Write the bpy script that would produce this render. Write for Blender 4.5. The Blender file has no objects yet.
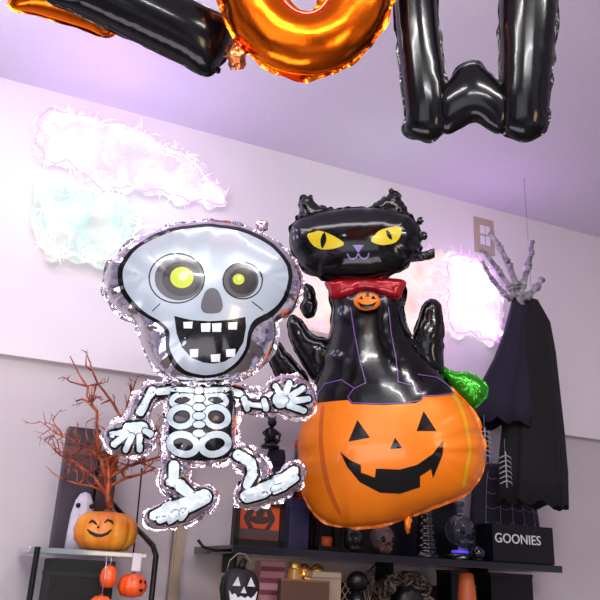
import bpy, bmesh, math, random
import numpy as np
from mathutils import Vector, Matrix, Euler
from mathutils.geometry import delaunay_2d_cdt
random.seed(7); rng = np.random.default_rng(7)
S = bpy.context.scene; COL = S.collection; PI = math.pi
# ------------------------------------------------------------------ camera
F = 750.0; CAM = Vector((0, 0, 1.5)); PITCH = math.radians(20.3); ROLL = math.radians(2.86)
R0 = Vector((1, 0, 0)); FW = Vector((0, math.cos(PITCH), math.sin(PITCH))); U0 = Vector((0, -math.sin(PITCH), math.cos(PITCH)))
RT = math.cos(ROLL)*R0 + math.sin(ROLL)*U0; UP = math.cos(ROLL)*U0 - math.sin(ROLL)*R0
cd = bpy.data.cameras.new('camera'); cam = bpy.data.objects.new('camera', cd); COL.objects.link(cam)
cd.sensor_fit = 'HORIZONTAL'; cd.sensor_width = 36; cd.lens = 36*F/600; cd.clip_start = 0.05
M = Matrix((RT, UP, -FW)).transposed().to_4x4(); M.translation = CAM; cam.matrix_world = M
S.camera = cam
S.view_settings.view_transform = 'Standard'; S.view_settings.look = 'None'
S.view_settings.exposure = 0.0; S.view_settings.gamma = 1; S.view_settings.use_curve_mapping = False
def ray(px, py): return RT*((px-300)/F) + UP*((300-py)/F) + FW
# wall frame
WD = ray(2232, 675); WD.z = 0; WD.normalize(); WN = Vector((WD.y, -WD.x, 0))     # along the wall, into the room
W0 = CAM + ray(74, 97)*3.15
ZC = W0.z
def hit(o, n, px, py):
    r = ray(px, py); return CAM + r*((o-CAM).dot(n)/r.dot(n))
def onwall(px, py, off=0.0): return hit(W0 + WN*off, WN, px, py)
# ------------------------------------------------------------------ materials
def lin(c):
    return tuple(((v/255)/12.92 if v/255 <= .04045 else ((v/255+.055)/1.055)**2.4) for v in c)
def mat(name, rgb, rough=.5, metal=0., coat=0., emit=None, es=0., bump=0., bscale=40., var=0., trans=0., alpha=1., spec=.5, rgb2=None, vscale=8., sheen=0.):
    m = bpy.data.materials.new(name); m.use_nodes = True; nt = m.node_tree; b = nt.nodes['Principled BSDF']
    c = lin(rgb); b.inputs['Base Color'].default_value = (*c, 1)
    b.inputs['Roughness'].default_value = rough; b.inputs['Metallic'].default_value = metal
    b.inputs['Coat Weight'].default_value = coat; b.inputs['Coat Roughness'].default_value = .06
    b.inputs['Transmission Weight'].default_value = trans; b.inputs['Alpha'].default_value = alpha
    b.inputs['Sheen Weight'].default_value = sheen
    b.inputs['Specular IOR Level'].default_value = spec
    tc = nt.nodes.new('ShaderNodeTexCoord')
    if emit: b.inputs['Emission Color'].default_value = (*lin(emit), 1); b.inputs['Emission Strength'].default_value = es
    if var or rgb2:
        n = nt.nodes.new('ShaderNodeTexNoise'); n.inputs['Scale'].default_value = vscale; n.inputs['Detail'].default_value = 4
        r = nt.nodes.new('ShaderNodeValToRGB'); r.color_ramp.elements[0].position = .35; r.color_ramp.elements[1].position = .65
        c2 = lin(rgb2) if rgb2 else tuple(v*(1-var) for v in c)
        r.color_ramp.elements[0].color = (*c2, 1); r.color_ramp.elements[1].color = (*c, 1)
        nt.links.new(tc.outputs['Object'], n.inputs['Vector']); nt.links.new(n.outputs['Fac'], r.inputs['Fac'])
        nt.links.new(r.outputs['Color'], b.inputs['Base Color'])
    if bump:
        n = nt.nodes.new('ShaderNodeTexNoise'); n.inputs['Scale'].default_value = bscale; n.inputs['Detail'].default_value = 3
        bp = nt.nodes.new('ShaderNodeBump'); bp.inputs['Strength'].default_value = bump; bp.inputs['Distance'].default_value = .01
        nt.links.new(tc.outputs['Object'], n.inputs['Vector']); nt.links.new(n.outputs['Fac'], bp.inputs['Height']); nt.links.new(bp.outputs['Normal'], b.inputs['Normal'])
    return m
wallm = mat('wall_paint', (226, 220, 222), .75, bump=.08, bscale=160)
ceilm = mat('ceiling_paint', (222, 214, 232), .85, bump=.25, bscale=120)
floorm = mat('floor_vinyl', (120, 110, 105), .5, var=.2)
silver = mat('silver_foil', (225, 220, 228), .13, 1., bump=.25, bscale=28)
silver_r = mat('silver_foil_crumpled', (235, 226, 235), .07, 1., bump=.35, bscale=45)
blackf = mat('black_foil', (5, 5, 8), .15, .0, coat=.2, spec=.35, bump=.03, bscale=20)
blackl = mat('black_letter_foil', (9, 9, 13), .16, .0, coat=.12, spec=.3)
orangef = mat('orange_letter_foil', (236, 108, 18), .2, 1., bump=.12, bscale=18)
orangec = mat('crumpled_orange_foil', (240, 150, 90), .2, 1., bump=.8, bscale=60)
pumpf = mat('pumpkin_foil', (238, 124, 2), .36, .2, coat=.3, bump=.05, bscale=16)
pumpd = mat('pumpkin_dark_stripe', (206, 92, 8), .3, .25, coat=.5)
pumpy = mat('pumpkin_yellow_stripe', (222, 164, 14), .3, .2, coat=.5)
bonem = mat('bone_print', (190, 204, 210), .27, .1, coat=.6, bump=.04, bscale=18)
skullm = mat('skull_print', (168, 178, 188), .27, .15, coat=.6, bump=.06, bscale=9)
inkm = mat('black_print', (7, 7, 9), .2, 0, coat=.25, spec=.35)
toothm = mat('tooth_print', (214, 220, 220), .3, 0, coat=.5)
eyegrey = mat('grey_eye_print', (82, 80, 82), .22, .1, coat=.7)
eyegrey2 = mat('dark_grey_eye_print', (52, 50, 52), .22, .1, coat=.7)
nosegrey = mat('grey_nose_print', (98, 98, 104), .22, .2, coat=.7)
eyeyel = mat('lime_eye_print', (178, 190, 20), .3, 0, coat=.5)
eyepale = mat('pale_lime_print', (204, 210, 150), .3, 0, coat=.5)
catyel = mat('yellow_eye_print', (228, 206, 10), .3, 0, coat=.5)
lilac = mat('lilac_print', (150, 122, 190), .35, 0, coat=.4)
purplel = mat('purple_line_print', (104, 66, 140), .35, 0, coat=.4)
redf = mat('red_collar_foil', (170, 10, 26), .22, .3, coat=.5)
greenf = mat('green_foil', (58, 160, 40), .2, .7, bump=.3, bscale=30)
blackp = mat('black_plastic', (7, 7, 9), .4, coat=.1, spec=.3)
blackm = mat('black_metal', (18, 17, 20), .35, .6)
shelfm = mat('smoked_glass_shelf', (20, 21, 28), .15, coat=.2)
clothm = mat('black_cloth', (12, 9, 17), .9, bump=.3, bscale=90)
purpcl = mat('dark_purple_cloth', (28, 20, 44), .9, bump=.3, bscale=60)
navym = mat('navy_card', (28, 24, 66), .6)
bonegrey = mat('grey_bone_plastic', (176, 172, 180), .5, rgb2=(92, 88, 100), vscale=30)
glassm = mat('smoky_glass', (190, 195, 215), .06, trans=1.)
cerp = mat('ceramic_pumpkin', (232, 150, 34), .35, coat=.3, rgb2=(214, 110, 24), vscale=12)
plasticp = mat('plastic_pumpkin', (232, 84, 22), .35, coat=.3)
twigm = mat('copper_twig', (196, 96, 48), .4, .3, rgb2=(110, 50, 38), vscale=30)
stemm = mat('brown_stem', (110, 66, 34), .7)
# ------------------------------------------------------------------ object helpers
def link(name, me, m, parent=None, smooth=True):
    if me.materials is not None and m is not None:
        for q in (m if isinstance(m, (list, tuple)) else [m]): me.materials.append(q)
    if smooth:
        for p in me.polygons: p.use_smooth = True
    o = bpy.data.objects.new(name, me); COL.objects.link(o)
    if parent: o.parent = parent
    return o
def tag(o, label, cat, group=None):
    o['label'] = label; o['category'] = cat
    if group: o['group'] = group
    return o
def empty(name, label, cat, loc, rot=None, group=None):
    o = bpy.data.objects.new(name, None); COL.objects.link(o); o.empty_display_size = .05
    m = (rot or Matrix.Identity(3)).to_4x4(); m.translation = loc; o.matrix_world = m
    return tag(o, label, cat, group)
def mesh(verts, faces, name='m'):
    me = bpy.data.meshes.new(name); me.from_pydata([tuple(v) for v in verts], [], [tuple(f) for f in faces]); me.update(); return me
class MB:
    def __init__(s): s.v = []; s.f = []
    def add(s, v, f): n = len(s.v); s.v += [Vector(p) for p in v]; s.f += [tuple(i+n for i in q) for q in f]; return s
    def box(s, c, d, rot=None, bev=0):
        bm = bmesh.new(); bmesh.ops.create_cube(bm, size=1)
        for v in bm.verts: v.co = Vector((v.co.x*d[0], v.co.y*d[1], v.co.z*d[2]))
        if bev: bmesh.ops.bevel(bm, geom=bm.edges[:], offset=bev, segments=2, affect='EDGES', profile=.7)
        R = rot or Matrix.Identity(3)
        bm.verts.index_update(); s.add([R @ v.co + Vector(c) for v in bm.verts], [[v.index for v in f.verts] for f in bm.faces]); bm.free(); return s
    def tube(s, pts, rad, n=8, cap=True):
        pts = [Vector(p) for p in pts]; rad = rad if isinstance(rad, (list, tuple)) else [rad]*len(pts)
        V = []; Fc = []; prev = None
        for i, p in enumerate(pts):
            t = (pts[min(i+1, len(pts)-1)] - pts[max(i-1, 0)]).normalized()
            a = prev - t*prev.dot(t) if prev else t.orthogonal()
            if a.length < 1e-6: a = t.orthogonal()
            a.normalize(); b = t.cross(a); prev = a
            for k in range(n):
                q = 2*PI*k/n; V.append(p + (a*math.cos(q) + b*math.sin(q))*rad[i])
        for i in range(len(pts)-1):
            for k in range(n):
                Fc.append((i*n+k, i*n+(k+1) % n, (i+1)*n+(k+1) % n, (i+1)*n+k))
        if cap: Fc.append(tuple(range(n))[::-1]); Fc.append(tuple((len(pts)-1)*n+k for k in range(n)))
        return s.add(V, Fc)
    def lathe(s, prof, n=24, c=(0, 0, 0), lobes=0, amp=0, sx=1, sy=1):
        V = []; Fc = []
        for (r, z) in prof:
            for k in range(n):
                q = 2*PI*k/n; rr = r*(1 - (amp*(1-abs(math.cos(lobes*q/2))**.5) if lobes else 0))
                V.append(Vector((rr*math.cos(q)*sx, rr*math.sin(q)*sy, z)) + Vector(c))
        for i in range(len(prof)-1):
            for k in range(n): Fc.append((i*n+k, i*n+(k+1) % n, (i+1)*n+(k+1) % n, (i+1)*n+k))
        Fc.append(tuple(range(n))[::-1]); Fc.append(tuple((len(prof)-1)*n+k for k in range(n)))
        return s.add(V, Fc)
    def ball(s, c, r, seg=20, ring=12, sc=(1, 1, 1), noise=0):
        prof = [(math.sin(PI*i/ring)*1+1e-4, -math.cos(PI*i/ring)) for i in range(ring+1)]
        V = []; Fc = []
        for (a, z) in prof:
            for k in range(seg):
                q = 2*PI*k/seg; f = 1+noise*(random.random()-.5)
                V.append(Vector((a*math.cos(q)*sc[0]*f, a*math.sin(q)*sc[1]*f, z*sc[2]*f))*r + Vector(c))
        for i in range(ring):
            for k in range(seg): Fc.append((i*seg+k, i*seg+(k+1) % seg, (i+1)*seg+(k+1) % seg, (i+1)*seg+k))
        return s.add(V, Fc)
    def build(s, name, m, parent=None, smooth=True): return link(name, mesh(s.v, s.f, name), m, parent, smooth)
def noise1(n, k, seed):                                   # periodic smooth noise, k bumps over n samples
    r = np.random.default_rng(seed).random(k)*2-1; x = np.arange(n)/n*k; i = np.floor(x).astype(int); f = x-i; f = f*f*(3-2*f)
    return r[i % k]*(1-f) + r[(i+1) % k]*f
# ------------------------------------------------------------------ planes in which balloons hang
class Frame:
    def __init__(s, px, py, depth, yaw=0, tilt=10):
        s.o = CAM + ray(px, py)*depth
        n = CAM - s.o; n.z = 0; n.normalize()
        n = Matrix.Rotation(math.radians(yaw), 3, 'Z') @ n
        s.u = Vector((0, 0, 1)).cross(n).normalized()
        n = Matrix.Rotation(math.radians(tilt), 3, s.u) @ n          # leaning forward, towards the people below
        s.n = n.normalized(); s.v = s.n.cross(s.u).normalized()
        s.rot = Matrix((s.u, -s.n, s.v)).transposed()
    def uv(s, px, py, n=0.):
        d = hit(s.o + s.n*n, s.n, px, py) - s.o; return (d.dot(s.u), d.dot(s.v))
    def pts(s, L, n=0.): return [s.uv(*p, n) for p in L]
def smooth_closed(P, sp):
    P = np.array(P, float); n = len(P); out = []
    for i in range(n):
        a, b, c, d = P[i-1], P[i], P[(i+1) % n], P[(i+2) % n]; m = max(2, int(np.linalg.norm(c-b)/sp*2))
        for k in range(m):
            t = k/m; out.append(.5*((2*b) + (c-a)*t + (2*a-5*b+4*c-d)*t*t + (3*b-a-3*c+d)*t**3))
    return resample(out, sp)
def resample(P, sp):
    P = np.array(P, float); Q = np.vstack([P, P[:1]]); L = np.r_[0, np.cumsum(np.linalg.norm(np.diff(Q, axis=0), axis=1))]
    n = max(6, int(round(L[-1]/sp))); t = np.arange(n)/n*L[-1]
    return np.c_[np.interp(t, L, Q[:, 0]), np.interp(t, L, Q[:, 1])]
def corners(P, sp):
    out = []; P = [np.array(p, float) for p in P]
    for i, p in enumerate(P):
        q = P[(i+1) % len(P)]; m = max(1, int(np.linalg.norm(q-p)/sp))
        out += [p+(q-p)*k/m for k in range(m)]
    return np.array(out)
def inside(pts, loops):
    r = np.zeros(len(pts), bool); x, y = pts[:, 0:1], pts[:, 1:2]
    for L in loops:
        a = L; b = np.roll(L, -1, 0)
        c = ((a[:, 1] > y) != (b[:, 1] > y)) & (x < (b[:, 0]-a[:, 0])*(y-a[:, 1])/(b[:, 1]-a[:, 1]+1e-12)+a[:, 0])
        r ^= (c.sum(1) % 2).astype(bool)
    return r
def nearest(pts, loops):
    D = np.full(len(pts), 1e9); B = np.zeros((len(pts), 2)); SI = np.zeros(len(pts)); base = 0
    for L in loops:
        a = L; e = np.roll(L, -1, 0)-a; l2 = (e**2).sum(1)+1e-12
        for c0 in range(0, len(pts), 4000):
            p = pts[c0:c0+4000]; t = np.clip(((p[:, None]-a)*e).sum(2)/l2, 0, 1); q = a+t[..., None]*e
            d = np.linalg.norm(p[:, None]-q, axis=2); j = d.argmin(1); k = np.arange(len(p)); dm = d[k, j]
            w = dm < D[c0:c0+4000]; idx = np.where(w)[0]
            D[c0+idx] = dm[idx]; B[c0+idx] = q[idx, j[idx]]; SI[c0+idx] = base + j[idx]+t[idx, j[idx]]
        base += len(L)
    return D, B, SI
def cdt(loops, extra):
    V = []; E = []
    for L in loops:
        n = len(V); V += [Vector(map(float, p)) for p in L]; E += [(n+i, n+(i+1) % len(L)) for i in range(len(L))]
    nb = len(V); V += [Vector(map(float, p)) for p in extra]
    r = delaunay_2d_cdt(V, E, [], 0, 1e-7)
    P = np.array([tuple(p) for p in r[0]]); T = np.array([f for f in r[2] if len(f) == 3]); c = P[T].mean(1)
    T = T[inside(c, loops)]
    A = P[T]; ar = (A[:, 1, 0]-A[:, 0, 0])*(A[:, 2, 1]-A[:, 0, 1])-(A[:, 1, 1]-A[:, 0, 1])*(A[:, 2, 0]-A[:, 0, 0])
    T[ar < 0] = T[ar < 0][:, ::-1]; return P, T
def hexgrid(loops, sp, margin):
    A = np.vstack(loops); lo = A.min(0); hi = A.max(0); g = []
    ny = int((hi[1]-lo[1])/(sp*.866))+2; nx = int((hi[0]-lo[0])/sp)+2
    for j in range(ny):
        g += [(lo[0]+(i+.5*(j % 2))*sp, lo[1]+j*sp*.866) for i in range(nx)]
    g = np.array(g); g = g[inside(g, loops)]
    if len(g) == 0: return g
    d = nearest(g, loops)[0]; return g[d > margin]
class Foil:
    """A foil balloon piece: two skins sewn along an outline, inflated, puckered along the seam."""
    def __init__(s, fr, outline, k=.8, sp=.006, holes=(), n0=0., pucker=.006, pw=.035, wl=.022, back=1., sharp=False, seed=1, flange=.008, jit=.35):
        s.fr = fr; s.sp = sp; s.k = k; s.n0 = n0; s.back = back; s.seed = seed; s.flange = flange; s.pucker = pucker; s.pw = pw; s.jit = jit
        mk = (lambda P: corners(fr.pts(P, n0), sp)) if sharp else (lambda P: smooth_closed(fr.pts(P, n0), sp))
        s.loops = [mk(outline)] + [mk(h) for h in holes]
        A = np.vstack(s.loops); s.lo = A.min(0)-2*sp; hi = A.max(0)+2*sp; s.c = max(.0025, (hi-s.lo).max()/150)
        nx, ny = (np.ceil((hi-s.lo)/s.c).astype(int)+1)
        X, Y = np.meshgrid(s.lo[0]+np.arange(nx)*s.c, s.lo[1]+np.arange(ny)*s.c); m = inside(np.c_[X.ravel(), Y.ravel()], s.loops).reshape(ny, nx)
        m[0] = m[-1] = False; m[:, 0] = m[:, -1] = False
        u = np.zeros((ny, nx)); 
        par = (np.add.outer(np.arange(ny), np.arange(nx)) % 2).astype(bool); om = 1.94
        for it in range(420):
            for q in (m & par, m & ~par):
                r = .25*(np.roll(u, 1, 0)+np.roll(u, -1, 0)+np.roll(u, 1, 1)+np.roll(u, -1, 1)+s.c**2)
                u[q] = u[q]+om*(r[q]-u[q])
        s.ug = np.maximum(u, 0)
        tot = sum(len(L) for L in s.loops); s.tot = tot
        kk = max(5, int(tot*sp/wl)); s.p1 = noise1(tot, kk, seed); s.p2 = noise1(tot, max(5, kk//2), seed+50); s.p3 = noise1(tot, kk*2, seed+90)
    def samp(s, p):
        q = (p-s.lo)/s.c; i = np.clip(np.floor(q).astype(int), 0, [s.ug.shape[1]-2, s.ug.shape[0]-2]); f = q-i; g = s.ug
        a, b = i[:, 0], i[:, 1]
        return g[b, a]*(1-f[:, 0])*(1-f[:, 1])+g[b, a+1]*f[:, 0]*(1-f[:, 1])+g[b+1, a]*(1-f[:, 0])*f[:, 1]+g[b+1, a+1]*f[:, 0]*f[:, 1]
    def h(s, p, side=1):
        D, B, SI = nearest(p, s.loops); d0 = 2.2*s.c; near = D < d0
        q = p.copy(); dirn = (p-B)/np.maximum(D, 1e-6)[:, None]; q[near] = B[near]+dirn[near]*d0
        u = s.samp(q); u[near] *= D[near]/d0
        H = s.k*np.sqrt(2*np.maximum(u, 0)); j = np.floor(SI).astype(int) % s.tot; f = SI-np.floor(SI); j2 = (j+1) % s.tot
        P = s.p1 if side > 0 else s.p2
        w = (P[j]*(1-f)+P[j2]*f); w2 = (s.p3[j]*(1-f)+s.p3[j2]*f)
        pk = np.abs(w)**.7*np.sign(w)
        H = H + (s.pucker*pk*np.exp(-D/s.pw)+s.pucker*.45*w2*np.exp(-D/(s.pw*.4)))*np.clip(D/.006, 0, 1)
        return np.maximum(H, 0)*(1 if side > 0 else s.back)
    def place(s, p, n): return [Vector((float(a), float(-(c+s.n0)), float(b))) for (a, b), c in zip(p, n)]
    def mesh(s, name, m, parent, keep=None, two=True):
        sp = s.sp; extra = [hexgrid(s.loops, sp*1.25, sp*1.3)]
        for L in s.loops:
            t = np.roll(L, -1, 0)-np.roll(L, 1, 0); nn = np.c_[-t[:, 1], t[:, 0]]/np.linalg.norm(t, axis=1)[:, None]
            for off in (sp*.2, sp*.6):
                for sg in (1, -1):
                    c = L+nn*off*sg; c = c[inside(c, s.loops)]
                    if len(c): c = c[nearest(c, s.loops)[0] > off*.85]; extra.append(c)
        P, T = cdt(s.loops, np.vstack([e for e in extra if len(e)]))
        if keep: c = P[T].mean(1); T = T[keep(c)]
        hf = s.h(P, 1); V = s.place(P, hf); Fc = [tuple(t) for t in T]
        if two:
            hb = s.h(P, -1); nV = len(V); V += s.place(P, -hb); Fc += [tuple(int(i)+nV for i in t[::-1]) for t in T]
        # crimped seam flange
        if s.flange:
            base = 0
            for L in s.loops:
                t = np.roll(L, -1, 0)-np.roll(L, 1, 0); nn = np.c_[t[:, 1], -t[:, 0]]/np.linalg.norm(t, axis=1)[:, None]
                if inside((L+nn*.002), s.loops).mean() > .5: nn = -nn
                n = len(L); J = s.p3[base:base+n]; J2 = s.p1[base:base+n]; base += n
                rings = [(0, 0.)] + [(1, s.flange*.55), (2, s.flange)]
                nV = len(V)
                for r, off in rings:
                    pp = L+nn*(off*(1+s.jit*2*J2*(r > 0)))[:, None] if r else L.copy()
                    V += s.place(pp, s.pucker*.7*J*(r/2.)+s.pucker*.4*J2*(r/2.))
                kp = keep(L) if keep else np.ones(n, bool)
                for r in range(2):
                    for i in range(n):
                        if kp[i] and kp[(i+1) % n]:
                            a, b = nV+r*n+i, nV+r*n+(i+1) % n; Fc.append((a, b, b+n, a+n))
        me = mesh(V, Fc, name)
        bm = bmesh.new(); bm.from_mesh(me); bmesh.ops.remove_doubles(bm, verts=bm.verts, dist=1e-5)
        bmesh.ops.delete(bm, geom=[v for v in bm.verts if not v.link_faces], context='VERTS')
        bmesh.ops.recalc_face_normals(bm, faces=bm.faces); bm.to_mesh(me); bm.free()
        return link(name, me, m, parent)
    def decal(s, name, polys, layer, m, parent, sp=.007, sharp=False, px=True, eps=.0011, step=.00006):
        """printed artwork lying on the inflated skin"""
        V = []; Fc = []
        for idx, poly in enumerate(polys):
            P0 = np.array(s.fr.pts(poly, s.n0))
            for it in range(4):                                      # follow the bulge of the skin
                H = s.h(P0); P0 = np.array([s.fr.uv(*q, s.n0+float(hh_)) for q, hh_ in zip(poly, H)])
            P0 = P0.tolist()
            L = corners(P0, sp) if sharp else smooth_closed(P0, sp)
            g = hexgrid([L], sp, sp*.5); P, T = cdt([L], g if len(g) else np.zeros((0, 2)))
            e = .0015; h0 = s.h(P); hx = s.h(P+[e, 0]); hy = s.h(P+[0, e])
            N = np.c_[-(hx-h0)/e, -(hy-h0)/e, np.ones(len(P))]; N /= np.linalg.norm(N, axis=1)[:, None]
            o = eps*layer+idx*step
            n = len(V); V += s.place(P+N[:, :2]*o, h0+N[:, 2]*o); Fc += [tuple(int(i)+n for i in t) for t in T]
        return link(name, mesh(V, Fc, name), m, parent)
def ell(cx, cy, rx, ry, a=0, n=20):
    a = math.radians(a); return [(cx+rx*math.cos(t)*math.cos(a)-ry*math.sin(t)*math.sin(a), cy+rx*math.cos(t)*math.sin(a)+ry*math.sin(t)*math.cos(a)) for t in [2*PI*i/n for i in range(n)]]
def cap(x0, y0, x1, y1, w0, w1=None, n=6):
    w1 = w0 if w1 is None else w1; a = math.atan2(y1-y0, x1-x0); out = []
    for i in range(n+1): t = a-PI/2+PI*i/n; out.append((x1+w1*math.cos(t), y1+w1*math.sin(t)))
    for i in range(n+1): t = a+PI/2+PI*i/n; out.append((x0+w0*math.cos(t), y0+w0*math.sin(t)))
    return out
def ring(cx, cy, rx, ry, w, a=0, n=22):                     # a closed band as a chain of short capsules
    o = ell(cx, cy, rx, ry, a, n); return [cap(*o[i], *o[(i+1) % n], w, w, 3) for i in range(n)]
def line(P, w): return [cap(*P[i], *P[i+1], w, w, 3) for i in range(len(P)-1)]
def crumple(fr, px, py, r, n0, sc=(1, .6, 1)):
    u, v = fr.uv(px, py, n0); mb = MB(); mb.ball((u, -n0, v), r, 14, 9, sc, noise=.7); return mb

# ================================================================== SETTING
def struct(name, mb, m): o = mb.build(name, m, None, False); o['kind'] = 'structure'; return o
zstep = onwall(74, 364, .0).z
def wbox(mb, t0, t1, n0, n1, z0, z1):
    V = [W0*1 + WD*t + WN*n for t in (t0, t1) for n in (n0, n1)]; P = []
    for v in V:
        for z in (z0, z1): P.append(Vector((v.x, v.y, z)))
    return mb.add(P, [(0, 1, 3, 2), (4, 6, 7, 5), (0, 4, 5, 1), (2, 3, 7, 6), (0, 2, 6, 4), (1, 5, 7, 3)])
mb = MB(); wbox(mb, -1.8, 4.2, -.15, 0, zstep, ZC); struct('wall_back', mb, wallm)
mb = MB(); wbox(mb, -1.8, 4.2, -.15, -.03, 0, zstep); struct('wall_lower', mb, mat('lower_wall_paint', (196, 187, 190), .75, bump=.08, bscale=160))
mb = MB(); wbox(mb, -1.8, 4.2, -.15, 4.6, ZC, ZC+.1); struct('ceiling', mb, ceilm)
mb = MB(); wbox(mb, -1.8, 4.2, -.15, 4.6, -.1, 0); struct('floor', mb, floorm)
# steel upright standing off the wall
a = onwall(176, 560, .0); t = (a-W0).dot(WD)
metalstrip = mat('brushed_beige_metal', (158, 146, 132), .35, .5)
mb = MB(); wbox(mb, t-.018, t+.018, -.03, .012, 0, zstep); wbox(mb, t-.012, t-.004, .012, .02, 0, zstep-.3); struct('trim_1', mb, metalstrip)
a2 = onwall(197, 560, .0); t2 = (a2-W0).dot(WD)
# outlet plate
WROT = Matrix((WD, -WN, Vector((0, 0, 1)))).transposed()
c = onwall(483.5, 236.5, .0)
sw = empty('wall_switch', 'beige wall switch plate with white insert high on the wall', 'switch', c, WROT)
s1 = (onwall(493.5, 237)-onwall(474.5, 236)).length/2; s2 = (onwall(484, 220)-onwall(483, 254)).length/2
MB().box((0, -.005, 0), (2*s1, .01, 2*s2), bev=.003).build('plate', mat('beige_plate', (176, 160, 142), .4), sw, False)
mb = MB(); [mb.box((sx*s1*.26, -.013, sz*s2*.3), (s1*.42, .008, s2*.5), bev=.002) for sx in (-1, 1) for sz in (-1, 1)]
mb.build('insert', mat('white_insert', (222, 220, 226), .35), sw, False)

# ================================================================== GLOWING DECORATIONS ON THE WALL
def glowmat(name, c1, c2, es, sc=14):
    m = mat(name, tuple(int(v*.5) for v in c1), .3, bump=.5, bscale=40); nt = m.node_tree; b = nt.nodes['Principled BSDF']; tc = nt.nodes['Texture Coordinate']
    n = nt.nodes.new('ShaderNodeTexNoise'); n.inputs['Scale'].default_value = sc; n.inputs['Detail'].default_value = 5; n.inputs['Distortion'].default_value = 1.2
    r = nt.nodes.new('ShaderNodeValToRGB'); r.color_ramp.elements[0].position = .38; r.color_ramp.elements[1].position = .62
    r.color_ramp.elements[0].color = (*lin(c2), 1); r.color_ramp.elements[1].color = (*lin(c1), 1)
    nt.links.new(tc.outputs['Object'], n.inputs['Vector']); nt.links.new(n.outputs['Fac'], r.inputs['Fac'])
    n2 = nt.nodes.new('ShaderNodeTexNoise'); n2.inputs['Scale'].default_value = 9; n2.inputs['Detail'].default_value = 6
    r2 = nt.nodes.new('ShaderNodeValToRGB'); r2.color_ramp.elements[0].position = .36; r2.color_ramp.elements[1].position = .56; r2.color_ramp.elements[0].color = (.25, .25, .25, 1)
    nt.links.new(tc.outputs['Object'], n2.inputs['Vector']); nt.links.new(n2.outputs['Fac'], r2.inputs['Fac']); nt.links.new(r2.outputs['Color'], b.inputs['Alpha'])
    nt.links.new(r.outputs['Color'], b.inputs['Emission Color']); b.inputs['Emission Strength'].default_value = es; return m
class WFrame(Frame):
    def __init__(s, px, py, off): s.o = onwall(px, py, off); s.n = WN; s.u = WD; s.v = Vector((0, 0, 1)); s.rot = WROT
led = mat('violet_led', (220, 160, 255), .3, emit=(206, 120, 255), es=1.1)
ledw = mat('pink_led', (255, 200, 190), .3, emit=(250, 170, 160), es=1.0)
tinw = mat('white_tinsel', (240, 236, 246), .3, emit=(246, 238, 255), es=.75)
tinp = mat('lilac_tinsel', (226, 190, 240), .3, emit=(222, 176, 246), es=.75)
def glow(name, label, poly, base, m, edge, seed, pk=.02, k=.35, edgew=.0035, ribs=None):
    fr = WFrame(*base, .02); o = empty(name, label, 'light decoration', fr.o, fr.rot)
    f = Foil(fr, poly, k=k, sp=.009, pucker=pk, pw=.09, wl=.045, back=.2, seed=seed, flange=.012, jit=.9, n0=.012); f.mesh('glowing_film', m, o)
    L = f.loops[0]; n = len(L)
    pts = [Vector((p[0]+.008*math.sin(i*1.9), -.03-.008*math.sin(i*1.3), p[1]+.008*math.cos(i*1.7))) for i, p in enumerate(L[::3])]
    MB().tube(pts+[pts[0]], edgew, 6).build('light_cord', edge, o)
    mb = MB(); r_ = random.Random(seed); mb2 = MB()
    for k in range(int(n*1.3)):
        p = L[r_.randrange(n)]; c0 = L.mean(0); q = p+(c0-p)*r_.uniform(0, .25); a_ = r_.uniform(0, 2*PI); l_ = r_.uniform(.02, .075)
        d_ = Vector((math.cos(a_)*l_, r_.uniform(-.012, .004), math.sin(a_)*l_)); p0 = Vector((q[0], -.022, q[1]))
        mb.tube([p0, p0+d_*.5+Vector((0, -.006, .004)), p0+d_], [.0022, .002, .0006], 4)
    mb.build('tinsel', tinp if seed in (15, 12) else tinw, o)
    if ribs:
        for rb in ribs: MB().tube([Vector((*(lambda q: (q[0], -.06, q[1]))(fr.uv(*p)),)) for p in rb], .005, 6).build('rib', edge, o)
    return o
glow('wall_light', 'big ragged glowing white shape on the wall just below the ceiling at left',
     [(48, 112), (76, 117), (92, 118), (103, 123), (124, 127), (148, 135), (163, 148), (181, 154), (202, 171), (225, 201), (220, 207), (202, 201), (184, 202), (169, 194), (148, 192), (124, 189), (100, 189), (88, 180), (70, 165), (46, 160), (36, 135)],
     (130, 190), glowmat('white_violet_glow', (252, 248, 255), (222, 204, 248), .93, 9), led, 3)
glow('wall_light', 'pale iridescent glowing panel with pink edges left of the skull balloon',
     [(44, 182), (70, 186), (100, 196), (128, 204), (140, 225), (124, 248), (104, 263), (74, 258), (44, 250)], (90, 262), glowmat('iridescent_glow', (250, 240, 236), (184, 236, 226), .86, 4), ledw, 9, pk=.01, k=.2)
glow('wall_light', 'peach and pink ribbed glowing shape on the wall behind the cat balloon',
     [(300, 276), (330, 268), (400, 258), (430, 254), (446, 262), (444, 300), (442, 332), (428, 336), (400, 334), (340, 330), (302, 326), (296, 300)], (380, 336), glowmat('peach_glow', (255, 240, 236), (250, 208, 200), .92, 8), ledw, 12, k=.3,
     ribs=[[(414, y), (430, y-3+q), (445, y+1)] for q, y in enumerate((268, 282, 297, 311, 324))])
glow('wall_light', 'glowing white shape with violet edge on the wall below the switch',
     [(447, 260), (462, 256), (475, 260), (486, 268), (496, 290), (497, 337), (485, 341), (467, 333), (450, 331), (446, 300)], (470, 338), glowmat('bright_white_glow', (255, 252, 255), (246, 236, 255), 1.05, 5), led, 15, k=.3)

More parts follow.
